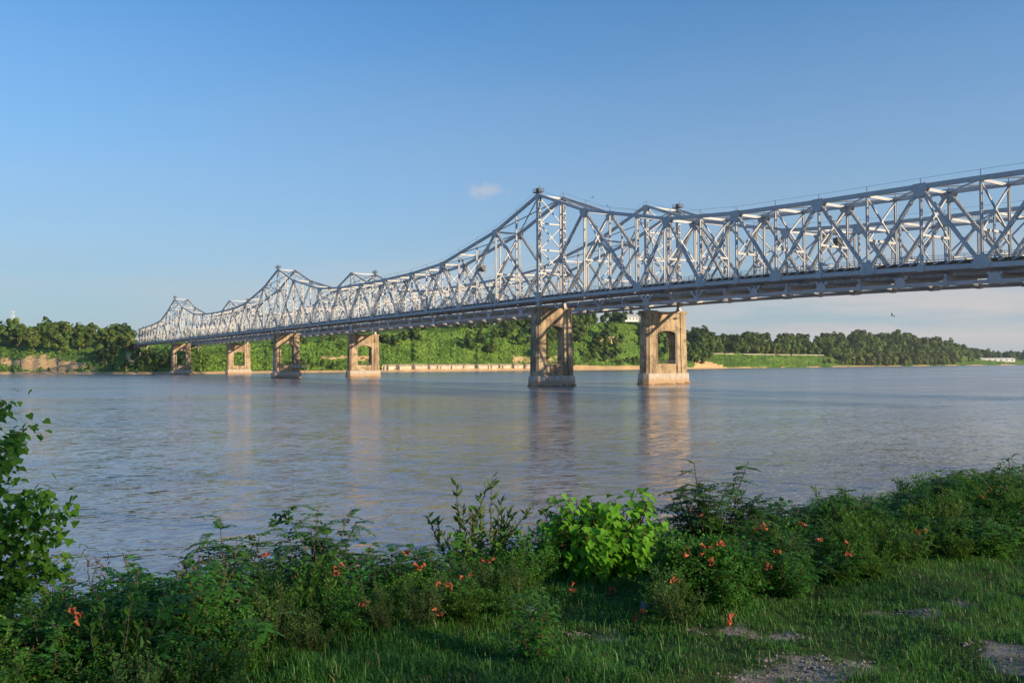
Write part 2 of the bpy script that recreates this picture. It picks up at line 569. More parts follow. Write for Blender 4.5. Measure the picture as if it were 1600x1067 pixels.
def soil_far(x, r, z):
    s = 1.0 - min(1.0, max(0.0, (z - 1.6) / 1.2))                       # beach
    if x > 1130: s = min(1, s * (.62 + .55 * vnoise(x * .06, 0, 9)))
    if 0 < x < 165: s = max(s, min(1, 1.35 - abs(z - 10 + .05 * (x - 60) - 2.5 * vnoise(x * .12, 1)) / 10 - abs(x - 68) / 110 + .35 * vnoise(x * .15, r * .12, 6)) if z > 2 else 0)
    if -60 < x <= 0 and z < 5: s = max(s, 0.9)
    if 1086 < x < 1130 and z < 17 - (x - 1086) * 0.28: s = 1
    if 880 < x < 1075 and z < 5.5: s = 1
    if 595 < x < 880 and r < 14: s = 1
    if 800 < x < 880 and 9 < z < 20: s = max(s, 0.55)
    if 500 < x < 590 and 13 < z < 19: s = max(s, 0.62)
    if 200 < x < 240 and 8 < z < 22: s = max(s, 0.6)
    if 925 < x < 965 and 36 < z < 48: s = max(s, 0.6)
    return s


gx = np.concatenate([np.arange(-900, -100, 50), np.arange(-100, 1720, 7), np.arange(1720, 2401, 60)])
gr = np.concatenate([[-60, -12, 0, 3, 6, 10, 14, 19, 25, 31, 38], np.arange(45, 145, 8), [150, 165, 180, 200, 230, 260, 300, 360, 430, 500, 700, 900, 1700, 3500]])
V, soil = [], []
for x in gx:
    for r in gr:
        X, Y, z = far_pt(x, r)
        if r > 8:
            a = min(1.0, (r - 8) / 30)
            z += a * (0.9 * vnoise(x * .09, r * .11) + 0.6 * vnoise(x * .31, r * .27, 4))
            if 0 < x < 150 and r < 60: z += a * 1.6 * vnoise(x * .45, r * .05, 2)
        elif r > 0:
            z += 0.3 * vnoise(x * .2, r * .3, 1)
        Y2 = Y + 5 * vnoise(x * .12, 0, 3) * (1 if r < 400 else 0)
        V.append((X, Y2, z)); soil.append(soil_far(x, r, z))
n2 = len(gr)
Fq = [(i * n2 + j, (i + 1) * n2 + j, (i + 1) * n2 + j + 1, i * n2 + j + 1) for i in range(len(gx) - 1) for j in range(n2 - 1)]
FARLAND = terrain_mat('far_bank_ground', (0.075, 0.145, 0.024), (0.16, 0.28, 0.045), (0.55, 0.325, 0.14), (0.74, 0.51, 0.27), 0.05)
o = link('far_bank_hills', np_mesh('far_bank_hills', V, Fq, FARLAND, {'soil': soil}, True))
tag(o, 'green river bluffs with sandy shore on the far bank', 'hills', kind='structure')

# gravel road along the far right bank
mb = MB()
pp = []
for x in np.arange(1096, 1292, 6):
    a = far_pt(x, 98); b = far_pt(x, 105)
    pp.append(((a[0], a[1], 25.3), (b[0], b[1], 25.6)))
for i in range(len(pp) - 1):
    mb.add([pp[i][0], pp[i + 1][0], pp[i + 1][1], pp[i][1], (pp[i][0][0], pp[i][0][1], 24.0), (pp[i + 1][0][0], pp[i + 1][0][1], 24.0)],
           [(0, 1, 2, 3), (0, 4, 5, 1)])
tag(mb.build('road', plain('pale_gravel', (0.48, 0.42, 0.34), 0.95, 0.2, 0.2)), 'pale gravel road along the top of the grassy bank', 'road', kind='structure')

# retaining wall on the far bank
mb = MB()
pts = []
rng = random.Random(3)
for x in np.arange(597, 892, 2.2):
    D = far_dw(x) + 12
    X, Y = XD(x, D)
    pts.append((X, Y + 5 * vnoise(x * .12, 0, 3) - 1.5))
for i in range(len(pts) - 1):
    (x0, y0), (x1, y1) = pts[i], pts[i + 1]
    tp = 8.1 + .5 * vnoise(x * .12, 3) + rng.uniform(-0.35, 0.35)
    mb.add([(x0, y0, 1.5), (x1, y1, 1.5), (x1, y1 + .8, 6.2), (x0, y0 + .8, 6.2), (x0, y0 + 5, 1.5), (x1, y1 + 5, 1.5), (x1, y1 + 5, 6.2), (x0, y0 + 5, 6.2)],
           [(0, 1, 2, 3), (3, 2, 6, 7), (5, 4, 7, 6), (4, 0, 3, 7), (1, 5, 6, 2)])
    g = 0.12 * (x1 - x0)
    mb.box(((x0 + x1) / 2, (y0 + y1) / 2 + 2.2, (6.2 + tp) / 2), ((x1 - x0) * (0.995 if rng.random() < .85 else .9), 1.2, tp - 6.2))
tag(mb.build('retaining_wall', WALLCONC), 'long pale concrete retaining wall with a ragged top at the water edge', 'retaining wall')

# ---- near bank, laid out along the river: u along PD, v along BD (towards the water)
def near_z(u, v):
    g = CAM_Z - 1.66
    bumpy = 0.05 * vnoise(u * 1.1, v * 1.3) + 0.02 * vnoise(u * 3.3, v * 2.9, 5)
    edge = 5.2 + 0.25 * math.sin(u * .7) + 0.02 * u
    if v <= edge:
        z = g - 0.012 * max(0, v) * v / 5 + (0.0 if v > -3 else (-3 - v) * 0.045)
        z = min(z, g + 1.6)
        return z + bumpy
    t = v - edge
    return g - 0.06 - 0.30 * t - 0.006 * t * t + bumpy * 1.5


SOILS = [(1265, 1050, .26, .22), (1340, 1040, .10, .12), (1580, 1040, .22, .24), (1215, 992, .16, .10), (965, 985, .14, .08), (1405, 955, .2, .08), (1120, 985, .2, .10), (1180, 1062, .16, .1), (1490, 945, .2, .06), (905, 975, .1, .06)]
SOILP = []
for px, py, a, b in SOILS:
    d = ray(px, py); t = -1.68 / d.z
    SOILP.append((d.x * t, d.y * t, a, b))


def soil_near(x, y):
    s = 0
    for cx, cy, a, b in SOILP:
        q = math.hypot((x - cx) / a, (y - cy) / b) + 0.45 * vnoise(x * 9, y * 11, 2)
        s = max(s, 1.25 - q * 0.75)
    return max(0, min(1, s))


us = np.concatenate([[-1500, -700, -300, -150, -80, -50, -35, -25, -18], np.arange(-14, 24, .22), [24.5, 26, 29, 34, 42, 55, 80, 150, 300, 700, 1500]])
vs = np.concatenate([[-900, -300, -120, -60, -35, -22, -14, -9, -6, -3], np.arange(-1, 12, .22), [12.5, 13.5, 15, 17, 19, 21, 23, 25, 28, 34]])
V, soil = [], []
for u in us:
    for v in vs:
        p = PD * u + BD * v
        V.append((p.x, p.y, max(near_z(u, v), -3))); soil.append(max(soil_near(p.x, p.y), 1.0 if v > 16 else 0.0))
n2 = len(vs)
Fq = [(i * n2 + j, (i + 1) * n2 + j, (i + 1) * n2 + j + 1, i * n2 + j + 1) for i in range(len(us) - 1) for j in range(n2 - 1)]
NEARLAND = terrain_mat('near_bank_ground', (0.035, 0.06, 0.015), (0.06, 0.085, 0.025), (0.12, 0.10, 0.08), (0.30, 0.26, 0.22), 1.3)
o = link('near_bank_ground', np_mesh('near_bank_ground', V, Fq, NEARLAND, {'soil': soil}, True))
tag(o, 'grassy near river bank with bare soil patches', 'ground', kind='structure')

# ================================================================== BRIDGES
SP = 267.0
BAY = SP / 10
BAYR = 24.7
S_END = 2 * SP + 6 * BAY
S_BEG = -9 * BAYR


def zb(s):
    return 29.0 - (1.3e-4 * s * s if s < 0 else 0.0)


def ht(s):
    if s < 0:
        return float(np.interp(-s / BAYR, [0, 1, 2.5, 3.5, 4.5, 9], [35.3, 26.5, 18.9, 17.3, 16.9, 16.9]))
    if s > 2 * SP:
        return float(np.interp((s - 2 * SP) / BAY, [0, 1, 2, 2.5, 3.5, 6], [35.3, 26.5, 19.6, 18.2, 16.8, 14.7]))
    k = (s % SP) / BAY
    k = min(k, 10 - k)
    return float(np.interp(k, [0, 1, 2.5, 3.5, 4.5, 5], [35.3, 26.5, 18.7, 17.2, 16.8, 16.7]))


def zt(s): return zb(s) + ht(s)


NODES = []     # (s, 'B'/'T') in order from the right end to the far end
for k in range(9, 1, -1):
    NODES.append((-k * BAYR, 'B'))
    NODES.append((-(k - .5) * BAYR if k > 2 else -BAYR, 'T'))
for sp_ in (0, SP):
    NODES += [(sp_, 'B'), (sp_ + BAY, 'T')]
    for k in range(2, 9):
        NODES.append((sp_ + k * BAY, 'B'))
        NODES.append((sp_ + (k + .5) * BAY if k < 8 else sp_ + 9 * BAY, 'T'))
NODES += [(2 * SP, 'B'), (2 * SP + BAY, 'T')]
for k in range(2, 7):
    NODES.append((2 * SP + k * BAY, 'B'))
    if k < 6: NODES.append((2 * SP + (k + .5) * BAY, 'T'))
TOWERS = (0.0, SP, 2 * SP)


def member(mb, a, b, depth, width, laced, side=(0, 1, 0)):
    a = Vector(a); b = Vector(b); d = (b - a); L = d.length; d.normalize()
    sd = Vector(side); n = d.cross(sd).normalized()
    if not laced:
        mb.bar(a, b, width, depth, side); return
    t = 0.09
    for q in (-1, 1):
        mb.bar(a + sd * (q * width / 2), b + sd * (q * width / 2), t, depth, side)
    m = max(3, int(L / (width * 1.15)))
    for e in (-1, 1):
        for i in range(m):
            p0 = a + d * (L * i / m) + n * (e * (depth / 2 - .05)) + sd * (width / 2 - t / 2) * (1 if i % 2 else -1)
            p1 = a + d * (L * (i + 1) / m) + n * (e * (depth / 2 - .05)) + sd * (width / 2 - t / 2) * (-1 if i % 2 else 1)
            mb.bar(p0, p1, .16, .05, sd)


def h_member(mb, a, b, depth, width, side=(0, 1, 0)):
    """two flanges and a web"""
    sd = Vector(side)
    a = Vector(a); b = Vector(b)
    for q in (-1, 1):
        mb.bar(a + sd * (q * width / 2), b + sd * (q * width / 2), .08, depth, side)
    mb.bar(a, b, width - .08, .07, side)


def gusset(mb, s, z, y, wd, hh, up):
    p = [(-wd, 0), (-wd, .55), (-wd * .45, hh), (wd * .45, hh), (wd, .55), (wd, 0), (wd * .8, -.62), (-wd * .8, -.62)]
    poly = [(s + q[0], z + q[1] * up) for q in p]
    if up < 0: poly.reverse()
    for yy in (y + .46, y - .54):
        mb.prism(poly, 'y', yy, yy + .08)


def build_bridge(name, origin, W, label, seed, dk):
    rng = random.Random(seed)
    root = empty(name, (origin[0], origin[1], 0), math.atan2(BD.y, BD.x), label=label, cat='bridge')
    O3 = Vector((origin[0], origin[1], 0))

    def dist(s, y):
        p = O3 + BD * s + PD * (-y)
        return p.length
    planes = (0.0, -W)
    halves = sorted({round(s, 3) for s, _ in NODES} | {round(k * BAYR * -.5, 3) for k in range(1, 19)} |
                    {round(sp_ + k * BAY * .5, 3) for sp_ in (0, SP) for k in range(0, 20)} | {round(2 * SP + k * BAY * .5, 3) for k in range(0, 13)})
    # --- chords
    for kind in ('bottom_chord', 'top_chord'):
        for y in planes:
            mb = MB()
            f = zb if kind[0] == 'b' else zt
            for a, b in zip(halves[:-1], halves[1:]):
                mb.bar((a, y, f(a)), (b, y, f(b)), .82, .92)
            for s, t in NODES:
                if kind[0] == 'b' and t == 'B': gusset(mb, s, zb(s), y, 1.75, 2.1, 1)
                if kind[0] == 't' and t == 'T': gusset(mb, s, zt(s), y, 1.75, 2.2, -1)
                if kind[0] == 'b' and t == 'T': gusset(mb, s, zb(s), y, .8, 1.2, 1)
                if kind[0] == 't' and s in TOWERS: gusset(mb, s, zt(s) - .3, y, 1.4, 2.2, -1)
            mb.build(kind, STEEL, root)
    # --- web members
    jobs = {'diagonal': [], 'vertical_post': [], 'sub_diagonal': []}
    for y in planes:
        for (s0, t0), (s1, t1) in zip(NODES[:-1], NODES[1:]):
            za = zb(s0) if t0 == 'B' else zt(s0); zc = zb(s1) if t1 == 'B' else zt(s1)
            jobs['diagonal'].append((dist((s0 + s1) / 2, y), (s0, y, za), (s1, y, zc), 'd', abs(s1 - s0) > 20))
            if abs(s1 - s0) > 20:      # the double bays beside the towers
                sm = (s0 + s1) / 2; zm = (za + zc) / 2
                jobs['vertical_post'].append((dist(sm, y), (sm, y, zb(sm)), (sm, y, zt(sm)), 'v', False))
                st = s1 if t1 == 'T' else s0
                jobs['sub_diagonal'].append((dist(sm, y), (sm, y, zm), (st, y, zb(st)), 'x', False))
                sb = s0 if t1 == 'T' else s1
                if sb not in TOWERS:
                    zq = (zb(sb) + zt(sb)) / 2
                else:
                    zq = None
        for s, t in NODES:
            jobs['vertical_post'].append((dist(s, y), (s, y, zb(s)), (s, y, zt(s)), 'tower' if s in TOWERS else 'v', False))
    for kind, lst in jobs.items():
        lst.sort(key=lambda q: q[0])
        rest = MB()
        for i, (dd, a, b, ty, big) in enumerate(lst):
            mb = MB() if i < 100 else rest
            laced = dd < 620
            if ty == 'tower':
                member(mb, a, b, 1.3, 1.0, True)
                for q in np.arange(0.08, 0.98, 0.085):
                    c = Vector(a).lerp(Vector(b), float(q))
                    mb.box(c, (1.36, 1.16, .45))
            elif ty == 'd':
                member(mb, a, b, .70 if big else .62, .68, laced)
            elif ty == 'v':
                if laced: h_member(mb, a, b, .40, .56)
                else: mb.bar(a, b, .6, .45)
            else:
                member(mb, a, b, .5, .55, laced)
            if i < 100: mb.build(kind, STEEL, root)
        if rest.v:
            o = rest.build(kind, STEEL, root); o['kind'] = 'stuff'
    # --- sway frames between the two trusses, each at a pair of posts
    for s, t in NODES:
        mb = MB()
        top = zt(s) - .3; bot = zb(s)
        H = top - bot
        # deep top strut
        mb.bar((s, -.3, top), (s, -W + .3, top), .30, .66, (1, 0, 0))
        levels = [top - .6, bot + H * .42] if s not in TOWERS else [top - .6, top - 9.2, top - 18.2, bot + 9.0]
        for l0, l1 in zip(levels[:-1], levels[1:]):
            for (ya, yb) in ((-.35, -W + .35), (-W + .35, -.35)):
                mb.bar((s, ya, l0), (s, yb, l1), .30, .34, (1, 0, 0))
            mb.bar((s, -.35, l1), (s, -W + .35, l1), .32, .5, (1, 0, 0))
            mb.box((s, -W / 2, (l0 + l1) / 2), (.36, .9, .9))
        # knee braces
        l1 = levels[-1]
        for ye, sg in ((-.35, -1), (-W + .35, 1)):
            mb.bar((s, ye + sg * W * .28, l1), (s, ye, l1 - 2.2), .26, .26, (1, 0, 0))
        mb.build('sway_frame', STEEL, root)
    # --- lateral bracing in the top and bottom planes
    for nm, f, dz in (('top_lateral_bracing', zt, -.1), ('bottom_lateral_bracing', zb, -.35)):
        mb = MB()
        ns = [s for s, _ in NODES]
        for a, b in zip(ns[:-1], ns[1:]):
            mb.bar((a, -.3, f(a) + dz), (b, -W + .3, f(b) + dz), .34, .26)
            mb.bar((a, -W + .3, f(a) + dz), (b, -.3, f(b) + dz), .34, .26)
        mb.build(nm, STEEL, root)
    # --- floor system
    for s in halves:
        mb = MB()
        mb.bar((s, -.35, zb(s) + .48 + dk / 2), (s, -W + .35, zb(s) + .48 + dk / 2), .36, .9 + dk, (1, 0, 0))
        mb.build('floor_beam', STEEL, root)
    mb = MB()
    for j in range(7):
        y = -1.0 - j * (W - 2.0) / 6
        for a, b in zip(halves[:-1], halves[1:]):
            mb.bar((a, y, zb(a) + .75 + dk), (b, y, zb(b) + .75 + dk), .3, .66)
    mb.build('stringers', RUSTY if seed == 1 else STEEL, root)
    mb = MB()
    for a, b in zip(halves[:-1], halves[1:]):
        a_, b_ = zb(a) + dk, zb(b) + dk
        mb.add([(a, -.62, a_ + 1.09), (a, -W + .62, a_ + 1.09), (a, -W + .62, a_ + 1.36), (a, -.62, a_ + 1.36),
                (b, -.62, b_ + 1.09), (b, -W + .62, b_ + 1.09), (b, -W + .62, b_ + 1.36), (b, -.62, b_ + 1.36)],
               [(0, 1, 5, 4), (3, 7, 6, 2), (0, 4, 7, 3), (1, 2, 6, 5)])
    mb.build('roadway', ASPHALT, root)
    for y, sg in ((-.8, 1), (-W + .8, -1)):
        mb = MB()
        s = S_BEG
        while s < S_END - 2.5:
            s2 = s + 2.6
            z0, z1 = zb(s) + 1.36 + dk, zb(s2) + 1.36 + dk
            mb.bar((s, y, z0), (s, y, z0 + 1.25), .13, .13)
            for hgt in (.42, .82, 1.22):
                mb.bar((s, y, z0 + hgt), (s2, y, z1 + hgt), .07, .09)
            # brackets carrying the kerb over the chord
            mb.bar((s, y, z0 - .10), (s + .9, y + .75 * sg, z0 - .55), .35, .22)
            s = s2
        mb.build('railing', STEEL, root)
    if dk > 0:      # solid fascia of the wider deck
        for y in (-.66, -W + .66):
            mb = MB()
            for a, b in zip(halves[:-1], halves[1:]):
                mb.bar((a, y, zb(a) + 1.2 + dk), (b, y, zb(b) + 1.2 + dk), .22, 1.0)
            mb.build('fascia', SLAB, root)
    # --- inspection handrail along the upper chords
    for y in planes:
        mb = MB()
        for a, b in zip(halves[:-1], halves[1:]):
            if dist(a, y) > 420: continue
            za, zc = zt(a) + .5, zt(b) + .5
            mb.bar((a, y, za), (a, y, za + 1.25), .11, .11)
            mb.bar((a, y, za + 1.2), (b, y, zc + 1.2), .045, .045)
        mb.build('inspection_handrail', DARKSTEEL, root)
    # --- platforms with lamps on the tower peaks
    for s in TOWERS:
        y = 0.0 if seed == 1 else -W
        mb = MB()
        z = zt(s) + .75
        mb.box((s, y, z + .1), (3.6, 2.2, .2))
        for px in (-1.7, 0, 1.7):
            for py in (-1.05, 1.05):
                mb.box((s + px, y + py, z + .75), (.12, .12, 1.2))
        for h in (.7, 1.3):
            for py in (-1.05, 1.05): mb.box((s, y + py, z + h), (3.5, .09, .09))
            for px in (-1.7, 1.7): mb.box((s + px, y, z + h), (.09, 2.1, .09))
        mb.box((s + .2, y, z + .8), (1.1, .8, 1.2))
        mb.tube([(s - .9, y, z), (s - .9, y, z + 2.4)], [.1, .08], 6)
        mb.build('maintenance_platform', DARKSTEEL, root)
    for s, y, dz in (((-3.0 * BAYR, -W * .5, 14.6), (7.5 * BAY, -W * .5, 14.0)) if seed == 2 else ((1.72 * BAY, -W * .55, 15.0),)):
        mb = MB()
        mb.box((s, y, zb(s) + dz), (1.6, 2.6, 2.0))
        mb.box((s, y, zb(s) + dz + 1.1), (1.9, 2.9, .14))
        mb.bar((s, y - .8, zb(s) + dz + 1.1), (s, y - .8, zt(s) - .5), .12, .12)
        mb.bar((s, y + .8, zb(s) + dz + 1.1), (s, y + .8, zt(s) - .5), .12, .12)
        mb.build('equipment_box', DARKSTEEL, root)
    return root


O1 = (9.1, 291.2); W1 = 10.4
O2 = (48.6, 312.6); W2 = 15.7
bridge1 = build_bridge('truss_bridge', O1, W1, 'nearer silver steel cantilever truss bridge crossing the river', 1, 0.0)
bridge2 = build_bridge('truss_bridge', O2, W2, 'farther, wider steel truss bridge behind the nearer one', 2, 1.5)

# ---- piers
def loft(mb, rings, cap=True):
    n = len(rings[0]); b = len(mb.v)
    for r in rings: mb.v.extend([tuple(p) for p in r])
    for i in range(len(rings) - 1):
        for k in range(n):
            a = b + i * n + k; c = b + i * n + (k + 1) % n
            mb.f.append((a, c, c + n, a + n))
    mb.f.append(tuple(b + k for k in reversed(range(n))))
    mb.f.append(tuple(b + (len(rings) - 1) * n + k for k in range(n)))


def pier_top(): return 26.7


def make_pier(W, wide):
    """pier in local axes: x along the bridge, y across (towards the viewer's left = +y), origin at water level, centre of the pier"""
    colw, opn, thk = (4.3, 7.6, 4.3) if not wide else (5.6, 9.4, 4.6)
    root = empty('bridge_pier', (0, 0, 0))
    ztop = 26.7
    zpl = 3.5 if not wide else 4.0
    half = opn / 2 + colw
    mb = MB()

    def plan(hy, hx, nose):      # octagon-nosed outline, counter clockwise
        return [(-hx, -hy + nose), (-hx * .45, -hy), (hx * .45, -hy), (hx, -hy + nose), (hx, hy - nose), (hx * .45, hy), (-hx * .45, hy), (-hx, hy - nose)]
    rings = []
    for z, gy, gx_ in ((-3, .55, .55), (.25, .75, .75), (.5, .45, .45), (zpl - .15, .28, .28), (zpl, .15, .15)):
        rings.append([(x, y, z) for x, y in plan(half + .35 + gy, thk / 2 + .25 + gx_, 1.1)])
    loft(mb, rings)
    mb.build('plinth', PLINTH, root)
    # columns with raised pilasters
    mb = MB()
    for sg in (1, -1):
        rings = []
        for z, k in ((zpl - .6, 0.0), (ztop - .9, 1.0)):
            hx = thk / 2 - .30 * k
            yo = half - .42 * k
            yi = opn / 2 + .04
            pil = .28
            m0 = yi + (yo - yi) * .30; m1 = yi + (yo - yi) * .82
            ring = [(-hx, yi), (hx, yi), (hx, m0), (hx + pil, m0 + .15), (hx + pil, m1 - .15), (hx, m1), (hx * .8, yo - .25), (hx * .45, yo), (-hx * .45, yo), (-hx * .8, yo - .25), (-hx, m1), (-hx - pil, m1 - .15), (-hx - pil, m0 + .15), (-hx, m0)]
            if sg < 0: ring = [(x, -y) for x, y in reversed(ring)]
            rings.append([(x, y, z) for x, y in ring])
        loft(mb, rings)
        yc = sg * (opn / 2 + colw / 2 - .2)
        mb.box((0, yc, ztop - .52), (thk + .1, colw - .1, .75))
    # cross beam with an arched soffit
    zar = 20.3 if not wide else 19.4
    rise = 1.5
    arc = [(opn / 2 * math.cos(math.pi * i / 14), zar - rise + rise * math.sin(math.pi * i / 14)) for i in range(15)]
    outer = [(opn / 2 + .5, zar - rise - .001), (opn / 2 + .5, ztop - .45), (-opn / 2 - .5, ztop - .45), (-opn / 2 - .5, zar - rise - .001)]
    hx = thk / 2 - .42
    for i in range(14):
        (y0, z0), (y1, z1) = arc[i], arc[i + 1]
        zt_ = ztop - .45
        mb.add([(-hx, y0, z0), (hx, y0, z0), (hx, y1, z1), (-hx, y1, z1), (-hx, y0, zt_), (hx, y0, zt_), (hx, y1, zt_), (-hx, y1, zt_)],
               [(0, 1, 2, 3), (4, 7, 6, 5), (1, 5, 6, 2), (0, 3, 7, 4)])
    # sill wall
    zs = 7.4
    mb.box((0, 0, (zpl - .6 + zs) / 2), (thk - .75, opn + .4, zs - zpl + .6))
    mb.build('shaft', CONC, root)
    # bearings
    for y in (W / 2, -W / 2):
        mb = MB()
        mb.box((0, y, ztop + .05), (2.2, 1.5, .5))
        mb.add([(-.9, y - .55, ztop + .3), (.9, y - .55, ztop + .3), (.9, y + .55, ztop + .3), (-.9, y + .55, ztop + .3),
                (-.4, y - .5, 28.45), (.4, y - .5, 28.45), (.4, y + .5, 28.45), (-.4, y + .5, 28.45)],
               [(0, 3, 2, 1), (4, 5, 6, 7), (0, 1, 5, 4), (1, 2, 6, 5), (2, 3, 7, 6), (3, 0, 4, 7)])
        mb.build('bearing', STEEL, root)
    # handrail standing on the sill
    mb = MB()
    for x in (-thk / 2 + .6, thk / 2 - .6):
        for h in (.5, 1.0):
            mb.box((x, 0, zs + h), (.08, opn - .2, .08))
        for k in range(6):
            mb.box((x, -opn / 2 + .3 + k * (opn - .6) / 5, zs + .5), (.08, .08, 1.0))
    mb.build('handrail', DARKSTEEL, root)
    return root


def place_pier(root, O, W, s, label, group):
    c = Vector((O[0], O[1], 0)) + BD * s + PD * (W / 2)
    root.location = c
    root.rotation_euler = (0, 0, math.atan2(BD.y, BD.x))
    tag(root, label, 'pier', group)


def copy_tree(o, parent=None):
    c = o.copy()
    COL.objects.link(c)
    c.parent = parent
    for ch in list(o.children): copy_tree(ch, c)
    return c


PL = [['stained concrete pier with yellowish top carrying the nearest tower of the nearer bridge',
       'shadowed pier under the second tower of the nearer bridge, with a side landing',
       'small far pier under the last tower of the nearer bridge, left-hand end'],
      ['broad sunlit pier of the farther bridge with white ladder, nearest to the viewer',
       'broad sunlit pier of the farther bridge, second from the viewer',
       'small broad pier of the farther bridge, last before the far bank']]
p1 = make_pier(W1, False); p2 = make_pier(W2, True)
piers = []
for proto, O, W, PLs, gname in ((p1, O1, W1, PL[0], 'piers of the nearer bridge'), (p2, O2, W2, PL[1], 'piers of the farther bridge')):
    for i, s in enumerate(TOWERS):
        r = proto if i == 0 else None
        piers.append((proto, O, W, s, PLs[i], gname))
done = {}
made = []
for proto, O, W, s, lab, gname in piers:
    r = proto if proto.name not in done else copy_tree(proto)
    done[proto.name] = 1
    place_pier(r, O, W, s, lab, gname)
    made.append(r)
# white ladder on the nearest broad pier, gauge board and landing on the second near pier
def ladder(parent, x, y, z0, z1):
    mb = MB()
    for q in (-.28, .28): mb.bar((x, y + q, z0), (x, y + q, z1), .09, .09)
    z = z0
    while z < z1:
        mb.bar((x, y - .28, z), (x, y + .28, z), .06, .06, (0, 0, 1)); z += .4
    mb.build('ladder', WHITE, parent)


ladder(made[3], -2.0, -4.55, 7.4, 26.0)
mb = MB()
mb.box((-2.62, -4.4, 24.0), (1.1, 1.6, .16)); mb.box((-3.1, -4.4, 24.6), (.07, 1.6, .07)); mb.box((-3.1, -5.1, 24.3), (.07, .07, .7)); mb.box((-3.1, -3.7, 24.3), (.07, .07, .7))
mb.build('landing', DARKSTEEL, made[3])
mb = MB()
mb.box((0, 8.05, 7.0), (1.0, .22, 14.0)); mb.box((0, 7.9, 7.0), (.5, .3, 13.0))
mb.build('gauge_board', WHITE, made[1])
mb = MB()
mb.box((-3.3, -6.0, 6.6), (2.4, 9.0, .22))
for yy in (-1.8, -4.0, -6.2, -8.4, -10.3): mb.box((-4.4, yy, 7.2), (.1, .1, 1.2))
for h in (7.2, 7.8): mb.box((-4.4, -6.0, h), (.1, 9.0, .1))
mb.box((-3.2, -10.2, 3.2), (.3, .3, 7.0))
mb.build('landing', WHITE, made[1])

# approach viaducts from the truss ends to the bluff
mb_lab = ['short concrete approach viaduct at the far end of the nearer bridge', 'short concrete approach viaduct at the far end of the farther bridge']
for (O, W, lab) in ((O1, W1, mb_lab[0]), (O2, W2, mb_lab[1])):
    root = empty('approach_viaduct', Vector((O[0], O[1], 0)) + BD * (S_END + .6) + PD * (W / 2), math.atan2(BD.y, BD.x), label=lab, cat='viaduct', group='approach viaducts on the far bank')
    mb = MB()
    mb.box((75, 0, 29.75), (149.8, W - .4, .5))
    for q in (-1, 1): mb.box((75, q * (W / 2 - .35), 30.4), (149.8, .3, .8))
    mb.build('deck', SLAB, root)
    mb = MB()
    for q in (-.36, -.12, .12, .36): mb.box((75, q * W, 28.6), (149.6, .6, 1.75))
    mb.build('girders', SLAB, root)
    for x in (.4, 30, 60, 95):
        mb = MB()
        mb.box((x, 0, 27.0), (1.6, W - 1, 1.4))
        for q in (-.32, .32): mb.tube([(x, q * W, 2), (x, q * W, 26.6)], [.8, .75], 10)
        mb.build('bent', SLAB, root)

# truck on the nearer bridge
tr = empty('truck', Vector((O1[0], O1[1], zb(30) + 1.36)) + BD * 33 + PD * 3.4, math.atan2(BD.y, BD.x), label='tan box truck crossing the nearer bridge', cat='truck')
mb = MB(); mb.box((1.2, 0, 1.95), (4.6, 2.3, 2.3)); mb.box((1.2, 0, .72), (4.6, 1.0, .2)); mb.build('cargo_box', TANPAINT, tr)
mb = MB()
mb.prism([(-1.25, .55), (-1.25, 2.3), (-1.7, 2.35), (-2.35, 1.6), (-3.1, 1.45), (-3.2, .55)], 'y', -1.05, 1.05)
mb.build('cab', WHITE, tr)
mb = MB(); mb.prism([(-1.62, 2.2), (-2.2, 1.62), (-2.28, 1.68), (-1.70, 2.3)], 'y', -.95, .95); mb.build('windscreen', DARKGLASS, tr)
for x in (-2.4, 2.4):
    for y in (-.95, .95):
        mb = MB(); mb.tube([(x, y - .14, .45), (x, y + .14, .45)], [.45, .45], 14); mb.build('wheel', RUBBER, tr)

# birds
def bird(px, py, D, sz, lab, bank):
    root = link('bird', None)
    mb = MB()
    mb.tube([(-.5, 0, 0), (-.3, 0, .04), (0, 0, .06), (.3, 0, .05), (.42, 0, .06), (.52, 0, .04)], [.02, .09, .13, .1, .07, .01], 8)
    mb.add([(-.5, -.05, 0), (-.5, .05, 0), (-.85, .16, 0), (-.85, -.16, 0), (-.6, 0, .03)], [(0, 3, 4), (3, 2, 4), (2, 1, 4), (1, 0, 4)])
    for sg in (1, -1):
        a = len(mb.v)
        mb.add([(.2, sg * .1, .08), (-.18, sg * .1, .08), (.16, sg * .55, .34), (-.2, sg * .5, .32), (-.12, sg * 1.05, .22), (-.3, sg * .95, .22), (.0, sg * .5, .36)],
               [(0, 2, 6), (0, 6, 1), (1, 6, 3), (2, 4, 6), (6, 4, 5), (6, 5, 3)])
    me = mb.mesh('bird', BIRD)
    o = link('bird', me)
    bpy.data.objects.remove(root)
    o.location = P(px, py, D)
    o.rotation_euler = (R(bank), R(-8), R(120))
    o.scale = (sz,) * 3
    tag(o, lab, 'bird', 'birds over the river')


bird(1394, 493, 190, .75, 'small dark bird flying low over the river right of the piers', 35)
bird(926, 309, 300, .9, 'small dark bird above the tall truss peak', -30)
bird(949, 322, 300, .8, 'tiny dark bird just above the upper chord right of the peak', 20)

